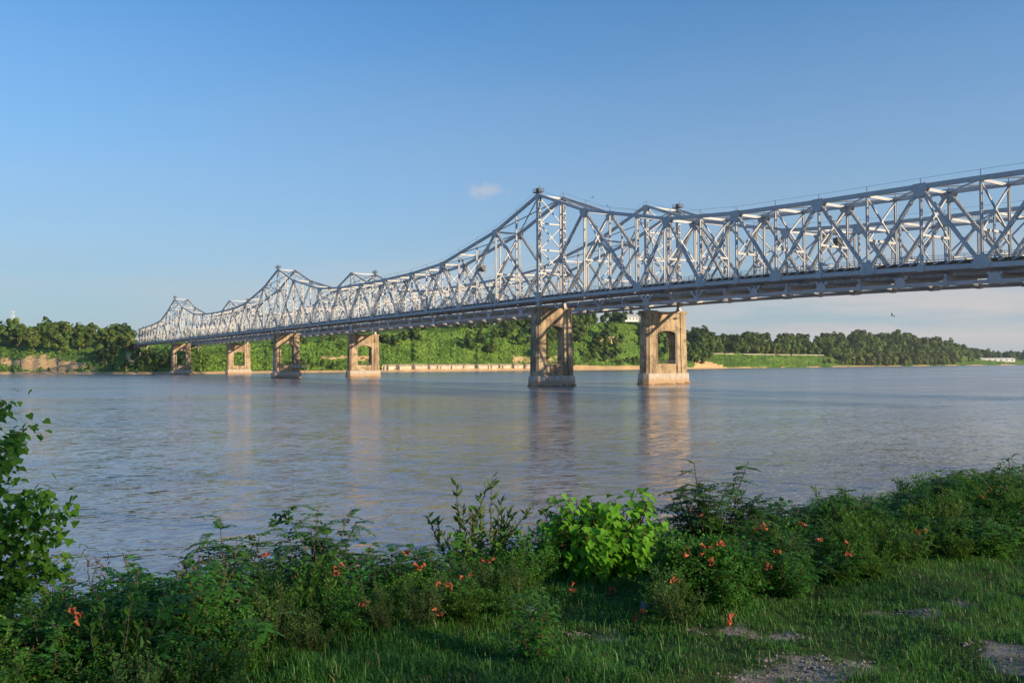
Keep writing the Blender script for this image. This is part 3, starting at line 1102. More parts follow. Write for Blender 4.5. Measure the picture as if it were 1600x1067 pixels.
# ================================================================== FAR BANK TREES
def crown_cloud(rng, h, rad, n, size, shape='round', base=.22):
    """leaf clumps over several lobes; returns V,F,tint"""
    lobes = []
    nl = 7 if shape != 'tall' else 6
    for i in range(nl):
        t = (i + .5) / nl
        zc = h * (base + (1 - base) * (.14 + .72 * t))
        spread = rad * (.62 * math.sin(math.pi * min(1, .25 + .75 * t)) if shape != 'tall' else .38)
        a = rng.random() * 6.28
        lr = rad * (rng.uniform(.42, .62) * (1.05 - .45 * t) if shape != 'tall' else rng.uniform(.4, .55))
        lobes.append((math.cos(a) * spread, math.sin(a) * spread, zc, lr, lr * rng.uniform(.7, 1.0)))
    O, Dr, N, S, T = [], [], [], [], []
    tot = sum(l[3] ** 2 for l in lobes)
    for lx, ly, lz, lr, lh in lobes:
        m = int(n * lr * lr / tot)
        lt = rng.uniform(.15, .75)
        for _ in range(m):
            d = Vector((rng.gauss(0, 1), rng.gauss(0, 1), rng.gauss(0, 1))).normalized()
            q = rng.uniform(.62, 1.08)
            if rng.random() < .15: q *= .6
            O.append((lx + d.x * lr * q, ly + d.y * lr * q, lz + d.z * lh * q))
            nn = d * 1.3 + Vector((rng.gauss(0, .5), rng.gauss(0, .5), rng.gauss(0, .5) + .25))
            N.append(nn); dd = nn.cross(Vector((rng.gauss(0, 1), rng.gauss(0, 1), rng.gauss(0, 1))))
            Dr.append(dd)
            S.append(size * rng.uniform(.6, 1.25))
            T.append(min(1, max(0, lt + rng.gauss(0, .2))))
    return leaves(T_CLUMP, O, Dr, N, S, T), lobes


def trunk_mb(rng, h, lobes, r0):
    mb = MB()
    top = h * .7
    pts = [(0, 0, -1.0), (rng.uniform(-.02, .02) * h, rng.uniform(-.02, .02) * h, h * .25), (rng.uniform(-.04, .04) * h, rng.uniform(-.04, .04) * h, h * .5), (0, 0, top)]
    mb.tube(pts, [r0 * 1.25, r0, r0 * .7, r0 * .25], 6)
    for lx, ly, lz, lr, lh in lobes[:5]:
        zs = max(h * .22, lz - lr * .9)
        k = zs / top
        mb.tube([(0, 0, zs * .85), (lx * .5, ly * .5, zs + (lz - zs) * .4), (lx, ly, lz)], [r0 * .5, r0 * .33, r0 * .12], 5)
    return mb


LEAF_DK = leaf_mat('dark_green_far_foliage', (0.030, 0.072, 0.018), (0.115, 0.185, 0.038), .3, .55, .28, .2)
LEAF_MD = leaf_mat('mid_green_far_foliage', (0.052, 0.112, 0.022), (0.165, 0.25, 0.048), .3, .55, .28, .2)
LEAF_LT = leaf_mat('yellow_green_far_foliage', (0.10, 0.15, 0.03), (0.22, 0.29, 0.066), .3, .55, .25, .2)
KUDZU = leaf_mat('bright_green_creeper', (0.10, 0.20, 0.028), (0.29, 0.46, 0.065), .3, .5, 0.0, .25)

tprotos = {'dark': [], 'mid': [], 'light': []}
rng = random.Random(11)
for kind, mat, shapes in (('dark', LEAF_DK, ('round', 'round', 'tall')), ('mid', LEAF_MD, ('round', 'round', 'tall')), ('light', LEAF_LT, ('tall', 'round'))):
    for sh in shapes:
        h = 14.0
        rad = 5.2 if sh == 'round' else 3.6
        (V, F_, T), lobes = crown_cloud(rng, h, rad, 900, 1.1, sh, .18 if sh == 'round' else .1)
        tprotos[kind].append((np_mesh('crown', V, F_, mat, {'tint': T}), trunk_mb(rng, h, lobes, .32).mesh('trunk', FARBARK)))

KINDW = {'dark': 'dark green', 'mid': 'mid green', 'light': 'yellowish green'}


def far_tree(kind, loc, sc, label, group):
    crown, trunk = random.choice(tprotos[kind])
    root = empty('tree', loc, random.random() * 6.28, label=label, cat='tree', group=group)
    root.scale = (sc * random.uniform(.9, 1.15), sc * random.uniform(.9, 1.15), sc * random.uniform(.85, 1.15))
    link('crown', crown, root); link('trunk', trunk, root)
    return root


# candidate stands: (x0, x1, r0, r1, count, kinds, size range, place text)
STANDS = [(-60, 205, 60, 150, 80, 'dddmmml', (1.0, 1.65), 'on the wooded bluff at the far left'),
          (-60, 165, 6, 20, 7, 'mld', (.2, .4), 'at the foot of the sandy bank at the far left'),
          (150, 262, 8, 60, 26, 'ddmmml', (.6, 1.25), 'on the shore left of the bridge end'),
          (262, 420, 16, 60, 16, 'mml', (.35, .7), 'at the bank behind the small far piers'),
          (430, 545, 14, 42, 18, 'mmld', (.45, .8), 'on the shore behind the second near pier'),
          (350, 600, 90, 200, 16, 'dm', (.6, 1.1), 'on the hillside behind the far truss'),
          (590, 655, 75, 115, 10, 'dd', (.8, 1.3), 'at the left edge of the creeper-covered slope'),
          (730, 835, 62, 150, 30, 'ddm', (.7, 1.4), 'on the upper slope left of the nearest pier'),
          (840, 1085, 40, 150, 68, 'dddmm', (1.0, 2.0), 'on the steep bluff between the two nearest piers'),
          (905, 1090, 20, 40, 16, 'mml', (.5, 1.0), 'above the sandy shore between the two nearest piers'),
          (1078, 1112, 18, 80, 12, 'dm', (.7, 1.5), 'beside the right edge of the broad nearest pier')]
cands = []
rs = random.Random(5)
for x0, x1, r0, r1, n, kinds, (s0, s1), where in STANDS:
    for _ in range(n):
        x = rs.uniform(x0, x1); r = rs.uniform(r0, r1)
        if 977 < x < 1004 and 80 < r < 125: continue            # clearing with the house
        X, Y, z = far_pt(x, r)
        k = {'d': 'dark', 'm': 'mid', 'l': 'light'}[rs.choice(kinds)]
        cands.append((Y, X, z, k, rs.uniform(s0, s1), where))
cands.sort()
nt_ = 0
for Y, X, z, k, sc, where in cands[:300]:
    size = 'small' if sc < .8 else ('tall' if sc > 1.4 else 'medium')
    far_tree(k, (X, Y, z - .5), sc, '%s %s broadleaf tree %s' % (size, KINDW[k], where), 'trees ' + where)
    nt_ += 1

# the woods farther down the far bank: one mass
def wood_mass(name, stands, n_clump, label, mat):
    parts = []
    for x0, x1, r0, r1, n, (s0, s1) in stands:
        for _ in range(n):
            x = rs.uniform(x0, x1); r = r0 + (r1 - r0) * rs.random() ** 0.8
            X, Y, z = far_pt(x, r)
            sc = rs.uniform(s0, s1)
            h = 16 * sc; rad = 5.6 * sc
            m = n_clump
            d = np.random.randn(m, 3); d = unit(d)
            q = np.random.uniform(.75, 1.1, (m, 1))
            lob = np.random.randn(6, 3) * np.array([.45, .45, .35])
            c = lob[np.random.randint(0, 6, m)]
            O = (c + d * q * .62) * np.array([rad, rad, h * .45]) + np.array([X, Y, z + h * .52])
            N = d + np.random.randn(m, 3) * .45 + np.array([0, 0, .2])
            Dr = np.cross(N, np.random.randn(m, 3))
            parts.append(leaves(T_CLUMP, O, Dr, N, np.random.uniform(1.6, 3.2, m) * sc, np.clip(np.random.randn(m) * .18 + rs.uniform(.1, .8), 0, 1)))
    V, F_, T = join(parts)
    o = link(name, np_mesh(name, V, F_, mat, {'tint': T}))
    tag(o, label, 'woods', kind='stuff')


np.random.seed(4)
wood_mass('far_woods', [(1088, 1300, 118, 330, 95, (1.0, 1.8)), (1285, 1500, 60, 330, 150, (1.0, 1.9)), (1300, 1525, 300, 420, 40, (1.2, 2.0)),
                        (1490, 1760, 260, 520, 110, (.9, 1.7)), (1085, 1110, 110, 200, 14, (1.0, 1.6))], 210,
          'dense mixed woods on the far hills at the right', LEAF_DK)
wood_mass('hillside_woods', [(1120, 1300, 118, 250, 60, (.9, 1.5)), (1290, 1500, 50, 300, 110, (.9, 1.7)), (1500, 1760, 280, 480, 60, (.9, 1.5))], 210,
          'lighter green trees mixed through the far hills at the right', LEAF_MD)
wood_mass('pale_hillside_woods', [(1110, 1300, 118, 250, 22, (.8, 1.4)), (1290, 1520, 50, 300, 45, (.8, 1.5))], 200,
          'yellowish green trees scattered through the far hills at the right', LEAF_LT)
wood_mass('shoreline_woods', [(1175, 1252, 112, 130, 16, (.8, 1.2)), (1338, 1490, 12, 50, 40, (1.0, 1.6)), (1285, 1335, 30, 60, 10, (.4, .8))], 220,
          'paler yellowish willows along the far right shore', LEAF_LT)
wood_mass('hilltop_woods', [(-120, 220, 150, 330, 70, (.9, 1.4)), (220, 600, 200, 330, 60, (.6, 1.0)), (600, 1085, 140, 300, 130, (.6, 1.2))], 130,
          'woods along the top of the bluff behind the bridges', LEAF_MD)

wood_mass('bluff_brush', [(600, 850, 26, 140, 60, (.14, .3)), (850, 1085, 24, 120, 90, (.16, .4)), (215, 590, 14, 120, 110, (.14, .36)), (-60, 215, 40, 75, 40, (.14, .3)), (1090, 1330, 12, 90, 50, (.12, .3))], 45,
          'scattered dark brush on the green bluff slopes', LEAF_MD)

# creeper cover on the open slopes and rough weeds on the banks
def cover(name, zones, label, mat, cat):
    parts = []
    for x0, x1, r0, r1, n, (s0, s1) in zones:
        O, N, S, T = [], [], [], []
        for _ in range(n):
            x = rs.uniform(x0, x1); r = rs.uniform(r0, r1)
            X, Y, z = far_pt(x, r)
            if soil_far(x, r, z) > .5 and rs.random() < .93: continue
            lump = vnoise(x * .22, r * .16, 7) + .6 * vnoise(x * .6, r * .5, 1)
            O.append((X, Y - 1 + 5 * vnoise(x * .12, 0, 3), z + .3 + .9 * max(-.3, lump) + rs.uniform(-.3, .7) + .8 * vnoise(x * .11, r * .09, 11)))
            N.append((rs.gauss(0, .55), -.75 + rs.gauss(0, .45), .8)); S.append(rs.uniform(s0, s1))
            T.append(min(1, max(0, .5 + .22 * lump + .5 * vnoise(x * .045, r * .05, 15) + rs.gauss(0, .09))))
        O = np.array(O); N = np.array(N)
        Dr = np.cross(N, np.random.randn(len(O), 3))
        parts.append(leaves(T_CLUMP, O, Dr, N, np.array(S), np.array(T)))
    V, F_, T = join(parts)
    tag(link(name, np_mesh(name, V, F_, mat, {'tint': T})), label, cat, kind='stuff')


cover('creeper_cover', [(585, 850, 24, 150, 16000, (1.0, 2.0)), (215, 590, 14, 130, 12000, (.9, 1.8)), (850, 1085, 22, 140, 9000, (1.0, 2.2)), (-60, 215, 12, 75, 3000, (.8, 1.6))],
      'bright green creeper smothering the open bluff slopes', KUDZU, 'creepers')
cover('bank_grass', [(1090, 1300, 10, 94, 6000, (1.0, 2.0)), (1490, 1720, 10, 200, 3000, (1.2, 2.6))],
      'sunlit rough grass on the low bank at the far right', KUDZU, 'grass')

# low buildings far right, house on the bluff, mast
def gable(name, px, py_, D, L, Wd, H, RH, rz, label, wallm, roofm, wins):
    p = P(px, py_, D)
    root = empty(name, p, rz, label=label, cat='building')
    mb = MB(); mb.box((0, 0, H / 2 - 1), (L, Wd, H + 2)); mb.prism([(-Wd / 2, H), (0, H + RH - .2), (Wd / 2, H)][::-1], 'x', -L / 2 + .05, L / 2 - .05)
    mb.build('wall', wallm, root)
    mb = MB()
    for sg in (1, -1):
        mb.add([(-L / 2 - .6, sg * (Wd / 2 + .7), H - .1), (L / 2 + .6, sg * (Wd / 2 + .7), H - .1), (L / 2 + .6, 0, H + RH), (-L / 2 - .6, 0, H + RH),
                (-L / 2 - .6, sg * (Wd / 2 + .7), H + .25), (L / 2 + .6, sg * (Wd / 2 + .7), H + .25), (L / 2 + .6, 0, H + RH + .35), (-L / 2 - .6, 0, H + RH + .35)],
               [(0, 1, 2, 3), (4, 7, 6, 5), (0, 4, 5, 1), (1, 5, 6, 2), (2, 6, 7, 3), (3, 7, 4, 0)])
    mb.build('roof', roofm, root)
    for k in range(wins):
        x = -L / 2 + L * (k + .5) / wins
        mb = MB(); mb.box((x, -Wd / 2 - .03, H * .5), (L / wins * .35, .12, H * .4)); mb.build('window', DARKGLASS, root)
    return root


gable('warehouse', 1556, 564.5, 2760, 112, 24, 7.5, 3.0, R(4), 'longest white warehouse on the far right shore', WHITE, WHITE, 6)
gable('warehouse', 1495, 564.5, 2640, 30, 22, 5.5, 4.0, R(-25), 'short white shed at the left of the shore buildings', WHITE, WHITE, 2)
gable('warehouse', 1509, 564.5, 2660, 24, 20, 5.0, 3.6, R(-20), 'small white shed between two pale shore buildings', WHITE, WHITE, 2)
gable('house', 985, 501, 1312, 22, 11, 5.5, 4.0, R(14), 'white house with grey roof on top of the bluff', WHITE, ROOFGREY, 4)
gable('house', 1004, 502, 1325, 12, 9, 4.5, 3.0, R(14), 'low white annex beside the bluff-top house', WHITE, ROOFGREY, 2)

base = P(20, 508, 1000)
mast = empty('radio_mast', (base.x, base.y, 38), 0, label='thin lattice radio mast above the trees at far left', cat='mast')
mb = MB()
zt_m = (573 - 486) / 1360 * 1000 + CAM_Z - 38
for k in range(4):
    a = math.pi / 4 + k * math.pi / 2
    mb.bar((1.9 * math.cos(a), 1.9 * math.sin(a), 0), (1.1 * math.cos(a), 1.1 * math.sin(a), zt_m), .14, .14)
for i in range(16):
    z0 = zt_m * i / 16; z1 = zt_m * (i + 1) / 16
    for k in range(4):
        a = math.pi / 4 + k * math.pi / 2; b = a + math.pi / 2
        r0 = 1.9 - .8 * i / 16; r1 = 1.9 - .8 * (i + 1) / 16
        mb.bar((r0 * math.cos(a), r0 * math.sin(a), z0), (r1 * math.cos(b), r1 * math.sin(b), z1), .09, .09)
mb.build('lattice', WHITE, mast)
mb = MB()
for z in (zt_m - 1, zt_m - 6):
    for k in range(6):
        a = k * math.pi / 3
        mb.box((1.7 * math.cos(a), 1.7 * math.sin(a), z), (.4, .4, 2.0))
mb.build('antennas', WHITE, mast)

# ================================================================== NEAR BANK PLANTS
def curve(rng, p, d, L, n, droop, wob=.12):
    pts = [Vector(p)]; d = Vector(d).normalized()
    for i in range(n):
        d = (d + Vector((rng.gauss(0, wob), rng.gauss(0, wob), rng.gauss(0, wob) - droop / n))).normalized()
        pts.append(pts[-1] + d * (L / n))
    return pts


class Foliage:
    def __init__(s): s.d = {}

    def leaf(s, tpl, o, d, n, size, t):
        s.d.setdefault(tpl, []).append((tuple(o), tuple(d), tuple(n), size, t))

    def arrays(s):
        tp = {'ov': T_OV, 'nar': T_NARROW, 'heart': T_HEART}
        parts = []
        for k, L in s.d.items():
            parts.append(leaves(tp[k], [q[0] for q in L], [q[1] for q in L], [q[2] for q in L], [q[3] for q in L], [q[4] for q in L]))
        return join(parts)


def pinnate(F_, mb, rng, p, d, L, pairs, lsize, tint, droop=.5, tpl='ov'):
    d = Vector(d).normalized()
    pts = curve(rng, p, d, L, pairs + 1, droop, .04)
    mb.tube([pts[0], pts[len(pts) // 2], pts[-1]], [.003, .002, .001], 3)
    for i in range(1, len(pts)):
        ax = (pts[i] - pts[i - 1]).normalized()
        side = ax.cross(Vector((0, 0, 1)))
        if side.length < .1: side = Vector((1, 0, 0))
        side.normalize()
        up = side.cross(ax)
        if i == len(pts) - 1:
            F_.leaf(tpl, pts[i], ax, up, lsize * 1.1, tint); break
        for sg in (1, -1):
            dd = side * sg * .9 + ax * .45 + Vector((0, 0, rng.uniform(-.25, .1)))
            F_.leaf(tpl, pts[i], dd, up + side * sg * .25 + Vector((rng.gauss(0, .2), rng.gauss(0, .2), 0)), lsize * rng.uniform(.8, 1.1), min(1, max(0, tint + rng.gauss(0, .12))))


def make_shrub(rng, h, rad, nst, style, tintbase):
    F_ = Foliage(); mb = MB()
    for i in range(nst):
        a = rng.random() * 6.283
        lean = rng.uniform(.05, 1.0)
        d = Vector((math.cos(a) * lean * rad / h, math.sin(a) * lean * rad / h, 1))
        L = h * rng.uniform(.65, 1.05) * (1.0 if lean < .6 else .85)
        pts = curve(rng, (math.cos(a) * rad * .12, math.sin(a) * rad * .12, -.12), d, L + .12, 8, .25 if style != 'feather' else .1, .09)
        mb.tube(pts, [.008 * (1 - .8 * k / 8) + .002 for k in range(9)], 4)
        tb = tintbase + rng.uniform(-.2, .2)
        for k in range(2, 9):
            p = pts[k]
            ax = (pts[k] - pts[k - 1]).normalized()
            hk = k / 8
            for q in range({'pinnate': 4, 'fine': 6, 'ovate': 6, 'big': 7, 'locust': 3, 'willow': 7, 'feather': 8}[style]):
                aa = rng.random() * 6.283
                out = Vector((math.cos(aa), math.sin(aa), rng.uniform(-.1, .7)))
                pos = p - ax * (rng.random() * L / 8)
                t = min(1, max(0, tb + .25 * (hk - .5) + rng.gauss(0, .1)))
                if style == 'pinnate':
                    pinnate(F_, mb, rng, pos, out, rng.uniform(.13, .2), 4, rng.uniform(.04, .058), t, .7)
                elif style == 'locust':
                    pinnate(F_, mb, rng, pos, out, rng.uniform(.14, .22), 6, rng.uniform(.035, .05), t, .5)
                elif style == 'fine':
                    tw = curve(rng, pos, out + ax * .6, rng.uniform(.08, .16), 4, .1, .1)
                    for m in range(1, 5):
                        for sg in (1, -1):
                            F_.leaf('ov', tw[m], Vector((rng.gauss(0, .6), rng.gauss(0, .6), rng.uniform(-.2, .8))) + out * .4, (rng.gauss(0, .4), rng.gauss(0, .4), 1), rng.uniform(.024, .038), t)
                elif style == 'willow':
                    F_.leaf('nar', pos, out + ax * .8, (rng.gauss(0, .5), rng.gauss(0, .5), .6), rng.uniform(.06, .10), t)
                elif style == 'feather':
                    tw = curve(rng, pos, out * .7 + ax, rng.uniform(.06, .13), 3, -.1, .15)
                    for m in range(1, 4):
                        F_.leaf('nar', tw[m], Vector((rng.gauss(0, .6), rng.gauss(0, .6), rng.uniform(.1, .9))), (rng.gauss(0, .5), rng.gauss(0, .5), .6), rng.uniform(.03, .055), t)
                elif style == 'ovate':
                    out.z -= .15
                    F_.leaf('ov', pos + out * .03, out + Vector((0, 0, rng.uniform(-.4, .1))), (out.x * .4 + rng.gauss(0, .25), out.y * .4 + rng.gauss(0, .25), 1), rng.uniform(.06, .09), t)
                else:     # big soft heart leaves hanging outwards
                    st = curve(rng, pos, out, rng.uniform(.04, .09), 2, .1)
                    mb.tube(st, [.002, .0015, .001], 3)
                    F_.leaf('heart', st[-1], Vector((out.x, out.y, rng.uniform(-1.3, -.2))), (out.x + rng.gauss(0, .25), out.y + rng.gauss(0, .25), .75), rng.uniform(.05, .085), t)
    return F_.arrays(), mb


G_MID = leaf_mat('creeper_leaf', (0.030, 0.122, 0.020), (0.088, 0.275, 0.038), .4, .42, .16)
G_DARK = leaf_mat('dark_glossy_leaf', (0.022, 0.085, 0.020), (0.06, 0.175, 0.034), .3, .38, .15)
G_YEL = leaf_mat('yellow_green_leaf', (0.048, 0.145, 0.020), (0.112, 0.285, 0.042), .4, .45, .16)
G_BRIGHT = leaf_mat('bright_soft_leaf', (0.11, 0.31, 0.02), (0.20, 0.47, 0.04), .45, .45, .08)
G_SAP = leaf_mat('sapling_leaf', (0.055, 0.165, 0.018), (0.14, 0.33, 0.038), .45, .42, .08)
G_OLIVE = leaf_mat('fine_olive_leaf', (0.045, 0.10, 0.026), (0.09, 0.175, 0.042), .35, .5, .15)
REDTIP = leaf_mat('reddish_seed_head', (0.085, 0.05, 0.035), (0.14, 0.11, 0.06), .2, .6, .1)
PETAL = leaf_mat('orange_red_petal', (0.50, 0.11, 0.06), (0.66, 0.26, 0.12), .35, .5, .15)

rng = random.Random(21)
sprotos = {}
for key, style, mat, hh, rad, nst, tb, nvar in (('creeper', 'pinnate', G_MID, .8, .55, 15, .45, 3), ('dark', 'locust', G_DARK, .8, .5, 13, .4, 2), ('fine', 'fine', G_YEL, .7, .5, 17, .45, 3),
                                                ('ovate', 'ovate', G_MID, .75, .5, 17, .5, 2), ('willow', 'willow', G_YEL, .8, .42, 16, .4, 2), ('feather', 'feather', G_OLIVE, .8, .38, 15, .5, 2)):
    for q in range(nvar):
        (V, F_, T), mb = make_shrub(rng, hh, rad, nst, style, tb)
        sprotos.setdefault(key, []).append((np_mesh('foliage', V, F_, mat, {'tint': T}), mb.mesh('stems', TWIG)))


def put_shrub(key, x, y, sc, label, group, name='shrub', zoff=0.0, sz=1.0):
    fo, st = random.choice(sprotos[key])
    pu = Vector((x, y, 0))
    u, v = pu.dot(PD), pu.dot(BD)
    root = empty(name, (x, y, near_z(u, v) + zoff), random.random() * 6.28, label=label, cat='shrub', group=group)
    root.scale = (sc, sc, sc * sz)
    link('foliage', fo, root); link('stems', st, root)
    return root


KN = {'creeper': 'green creeper shrub with divided leaves', 'dark': 'dark glossy shrub with divided leaves', 'fine': 'fine-leaved yellow-green shrub', 'ovate': 'broad-leaved green shrub',
      'willow': 'narrow-leaved light green shrub', 'feather': 'feathery olive weed bush'}
rs = random.Random(9)
placed = []


LANDM = [(60, 'under the left-edge sapling'), (190, 'just right of the left-edge sapling'), (300, 'below the reddish weeds'), (410, 'left of the arching twig'), (470, 'below the arching twig'),
         (545, 'below the pointed young locust'), (640, 'between young locust and slender sapling'), (740, 'at the slender sapling'), (820, 'left of the bright green shrub'), (905, 'below the bright left lobe'),
         (975, 'below the bright right lobe'), (1040, 'right of the bright green shrub'), (1110, 'below the dark airy shrub'), (1195, 'below the low dark shrub'), (1270, 'left of the upright bush'),
         (1340, 'below the upright bush'), (1410, 'left of the fern-leaved shrub'), (1475, 'below the fern-leaved shrub'), (1600, 'below the tall right-edge shrub')]


def region_text(px):
    return min(LANDM, key=lambda q: abs(q[0] - px))[1]


def hedge(n, xr, v0, v1, kinds, s0, s1, mind, row):
    k = 0; tries = 0
    while k < n and tries < 6000:
        tries += 1
        px = rs.uniform(*xr)
        v = rs.uniform(v0, v1)
        t = (px - 800) / F_PX
        if 850 < px < 1045 and v < 5.75: continue      # open strip with the rocks below the bright shrub
        # point on the viewing column px with bank coordinate v
        D = v / (BD.x * t + BD.y)
        X = t * D
        if any((X - a) ** 2 + (D - b) ** 2 < mind * mind for a, b in placed): continue
        placed.append((X, D))
        key = rs.choice(kinds)
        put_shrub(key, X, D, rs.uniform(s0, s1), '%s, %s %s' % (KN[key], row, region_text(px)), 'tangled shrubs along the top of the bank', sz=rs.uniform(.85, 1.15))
        k += 1


# front fringe, crest and back of the hedge
hedge(26, (-60, 360), 4.3, 5.0, ['fine', 'fine', 'feather', 'willow', 'creeper'], .40, .62, .25, 'front fringe')
hedge(20, (360, 830), 5.0, 5.4, ['fine', 'fine', 'feather', 'creeper', 'ovate'], .34, .52, .24, 'front fringe')
hedge(58, (820, 1740), 4.15, 5.1, ['fine', 'fine', 'creeper', 'willow', 'creeper', 'ovate', 'feather'], .36, .60, .24, 'front fringe')
hedge(80, (-80, 1760), 5.15, 6.0, ['creeper', 'fine', 'ovate', 'creeper', 'willow', 'fine'], .46, .70, .28, 'hedge crest')
hedge(72, (-80, 1760), 5.9, 7.4, ['creeper', 'ovate', 'dark', 'creeper', 'fine'], .55, .80, .36, 'hedge back')

hedge(24, (-130, 330), 4.9, 6.3, ['creeper', 'fine', 'ovate', 'creeper'], .72, .95, .26, 'tall left part')

# special plants
def special(name, px, D, h, rad, nst, style, mat, tb, label, seed, cat='shrub', stemm=TWIG):
    rng = random.Random(seed)
    X, Y = XD(px, D)
    pu = Vector((X, Y, 0))
    z = near_z(pu.dot(PD), pu.dot(BD))
    root = empty(name, (X, Y, z), 0, label=label, cat=cat)
    (V, F_, T), mb = make_shrub(rng, h * (1.22 if style in ('locust', 'willow') else .97 if style == 'big' else 1.08), rad, int(nst * (1.5 if style in ('locust', 'willow') else 1.0)), style, tb)
    link('foliage', np_mesh('foliage', V, F_, mat, {'tint': T}), root)
    mb.build('stems', stemm, root)
    return root


def gz(px, D):
    X, Y = XD(px, D); pu = Vector((X, Y, 0))
    return near_z(pu.dot(PD), pu.dot(BD))


def hfor(px, py, D): return P(px, py, D).z - gz(px, D)


special('shrub', 905, 7.2, hfor(905, 768, 7.2), .20, 40, 'big', G_BRIGHT, .45, 'bright green large-leaved shrub, left lobe, in the middle of the hedge', 31)
special('shrub', 968, 7.35, hfor(968, 762, 7.35), .22, 40, 'big', G_BRIGHT, .55, 'bright green large-leaved shrub with the taller tip, right lobe', 32)
special('shrub', 1110, 8.2, hfor(1110, 748, 8.2), .42, 13, 'locust', G_DARK, .5, 'dark airy shrub rising above the hedge right of the bright green one', 33)
special('shrub', 1195, 8.3, hfor(1195, 788, 8.3), .35, 10, 'locust', G_DARK, .5, 'low dark shrub beside the airy one, right of centre', 34)
special('shrub', 745, 7.2, hfor(745, 780, 7.2), .22, 13, 'willow', G_OLIVE, .5, 'slender willow-leaved sapling with pointed tip left of the bright shrub', 35)
special('shrub', 735, 7.0, hfor(735, 815, 7.0), .30, 14, 'ovate', G_MID, .6, 'leafy green bush at the foot of the slender sapling', 36)
special('shrub', 495, 6.9, hfor(495, 822, 6.9), .22, 10, 'locust', G_DARK, .5, 'dark pointed young locust standing in the left half of the hedge', 37)
special('shrub', 440, 6.9, hfor(440, 842, 6.9), .16, 8, 'pinnate', G_DARK, .5, 'small dark bush left of the pointed young locust', 38)
special('shrub', 565, 7.0, hfor(565, 842, 7.0), .32, 12, 'ovate', G_DARK, .6, 'wide dark bush right of the pointed young locust', 39)
special('shrub', 360, 6.6, hfor(360, 840, 6.6), .3, 9, 'locust', G_MID, .4, 'open airy shrub with reddish tips at the left', 40)
special('shrub', 250, 6.2, hfor(250, 880, 6.2), .35, 14, 'ovate', G_MID, .4, 'rounded green bush near the left sapling', 41)
special('shrub', 1585, 9.6, hfor(1585, 722, 9.6), .5, 16, 'ovate', G_MID, .45, 'tall leafy shrub at the right edge of the picture', 42)
special('shrub', 1450, 9.3, hfor(1450, 758, 9.3), .5, 12, 'locust', G_DARK, .5, 'dark fern-leaved shrub left of the tall one at the right edge', 43)
special('shrub', 1330, 8.8, hfor(1330, 778, 8.8), .28, 9, 'locust', G_MID, .5, 'upright bush with divided leaves in the right half', 44)
special('shrub', 1035, 7.9, hfor(1035, 815, 7.9), .3, 12, 'ovate', G_MID, .5, 'green bush between the bright shrub and the dark airy one', 45)
special('shrub', 840, 7.0, hfor(840, 835, 7.0), .25, 10, 'ovate', G_MID, .5, 'thin green bush just left of the bright shrub', 46)
special('shrub', 1075, 6.3, .42, .33, 22, 'fine', G_MID, .45, 'low rounded dark bush beside the grey rock on the grass', 47)
special('shrub', 1130, 6.3, .30, .28, 18, 'fine', G_MID, .35, 'low spreading bush right of the rounded one on the grass', 48)

# bent spray hanging over the water (leaf tuft at the end of a bare arching twig)
root = empty('shrub', P(505, 860, 6.9), 0, label='bare arching twig ending in a dark leaf tuft over the water', cat='shrub')
F_ = Foliage(); mb = MB()
o0 = root.location
tip = P(440, 806, 6.9) - o0; mid = P(478, 822, 6.9) - o0
mb.tube([(0, 0, -.3), P(497, 835, 6.9) - o0, mid, P(455, 815, 6.9) - o0, tip], [.006, .005, .004, .003, .002], 4)
rg = random.Random(3)
for px, py in ((440, 806), (448, 798), (428, 812), (452, 808), (436, 816), (456, 792), (424, 818), (446, 815), (432, 803)):
    q = P(px, py, 6.9 + rg.uniform(-.1, .1)) - o0
    for _ in range(9):
        d = Vector((rg.gauss(0, 1), rg.gauss(0, 1), rg.gauss(-.2, .6)))
        F_.leaf('ov', q, d, (rg.gauss(0, .4), -.4, 1), rg.uniform(.035, .055), rg.uniform(.2, .7))
V, FF, T = F_.arrays()
link('foliage', np_mesh('foliage', V, FF, G_DARK, {'tint': T}), root); mb.build('stems', TWIG, root)

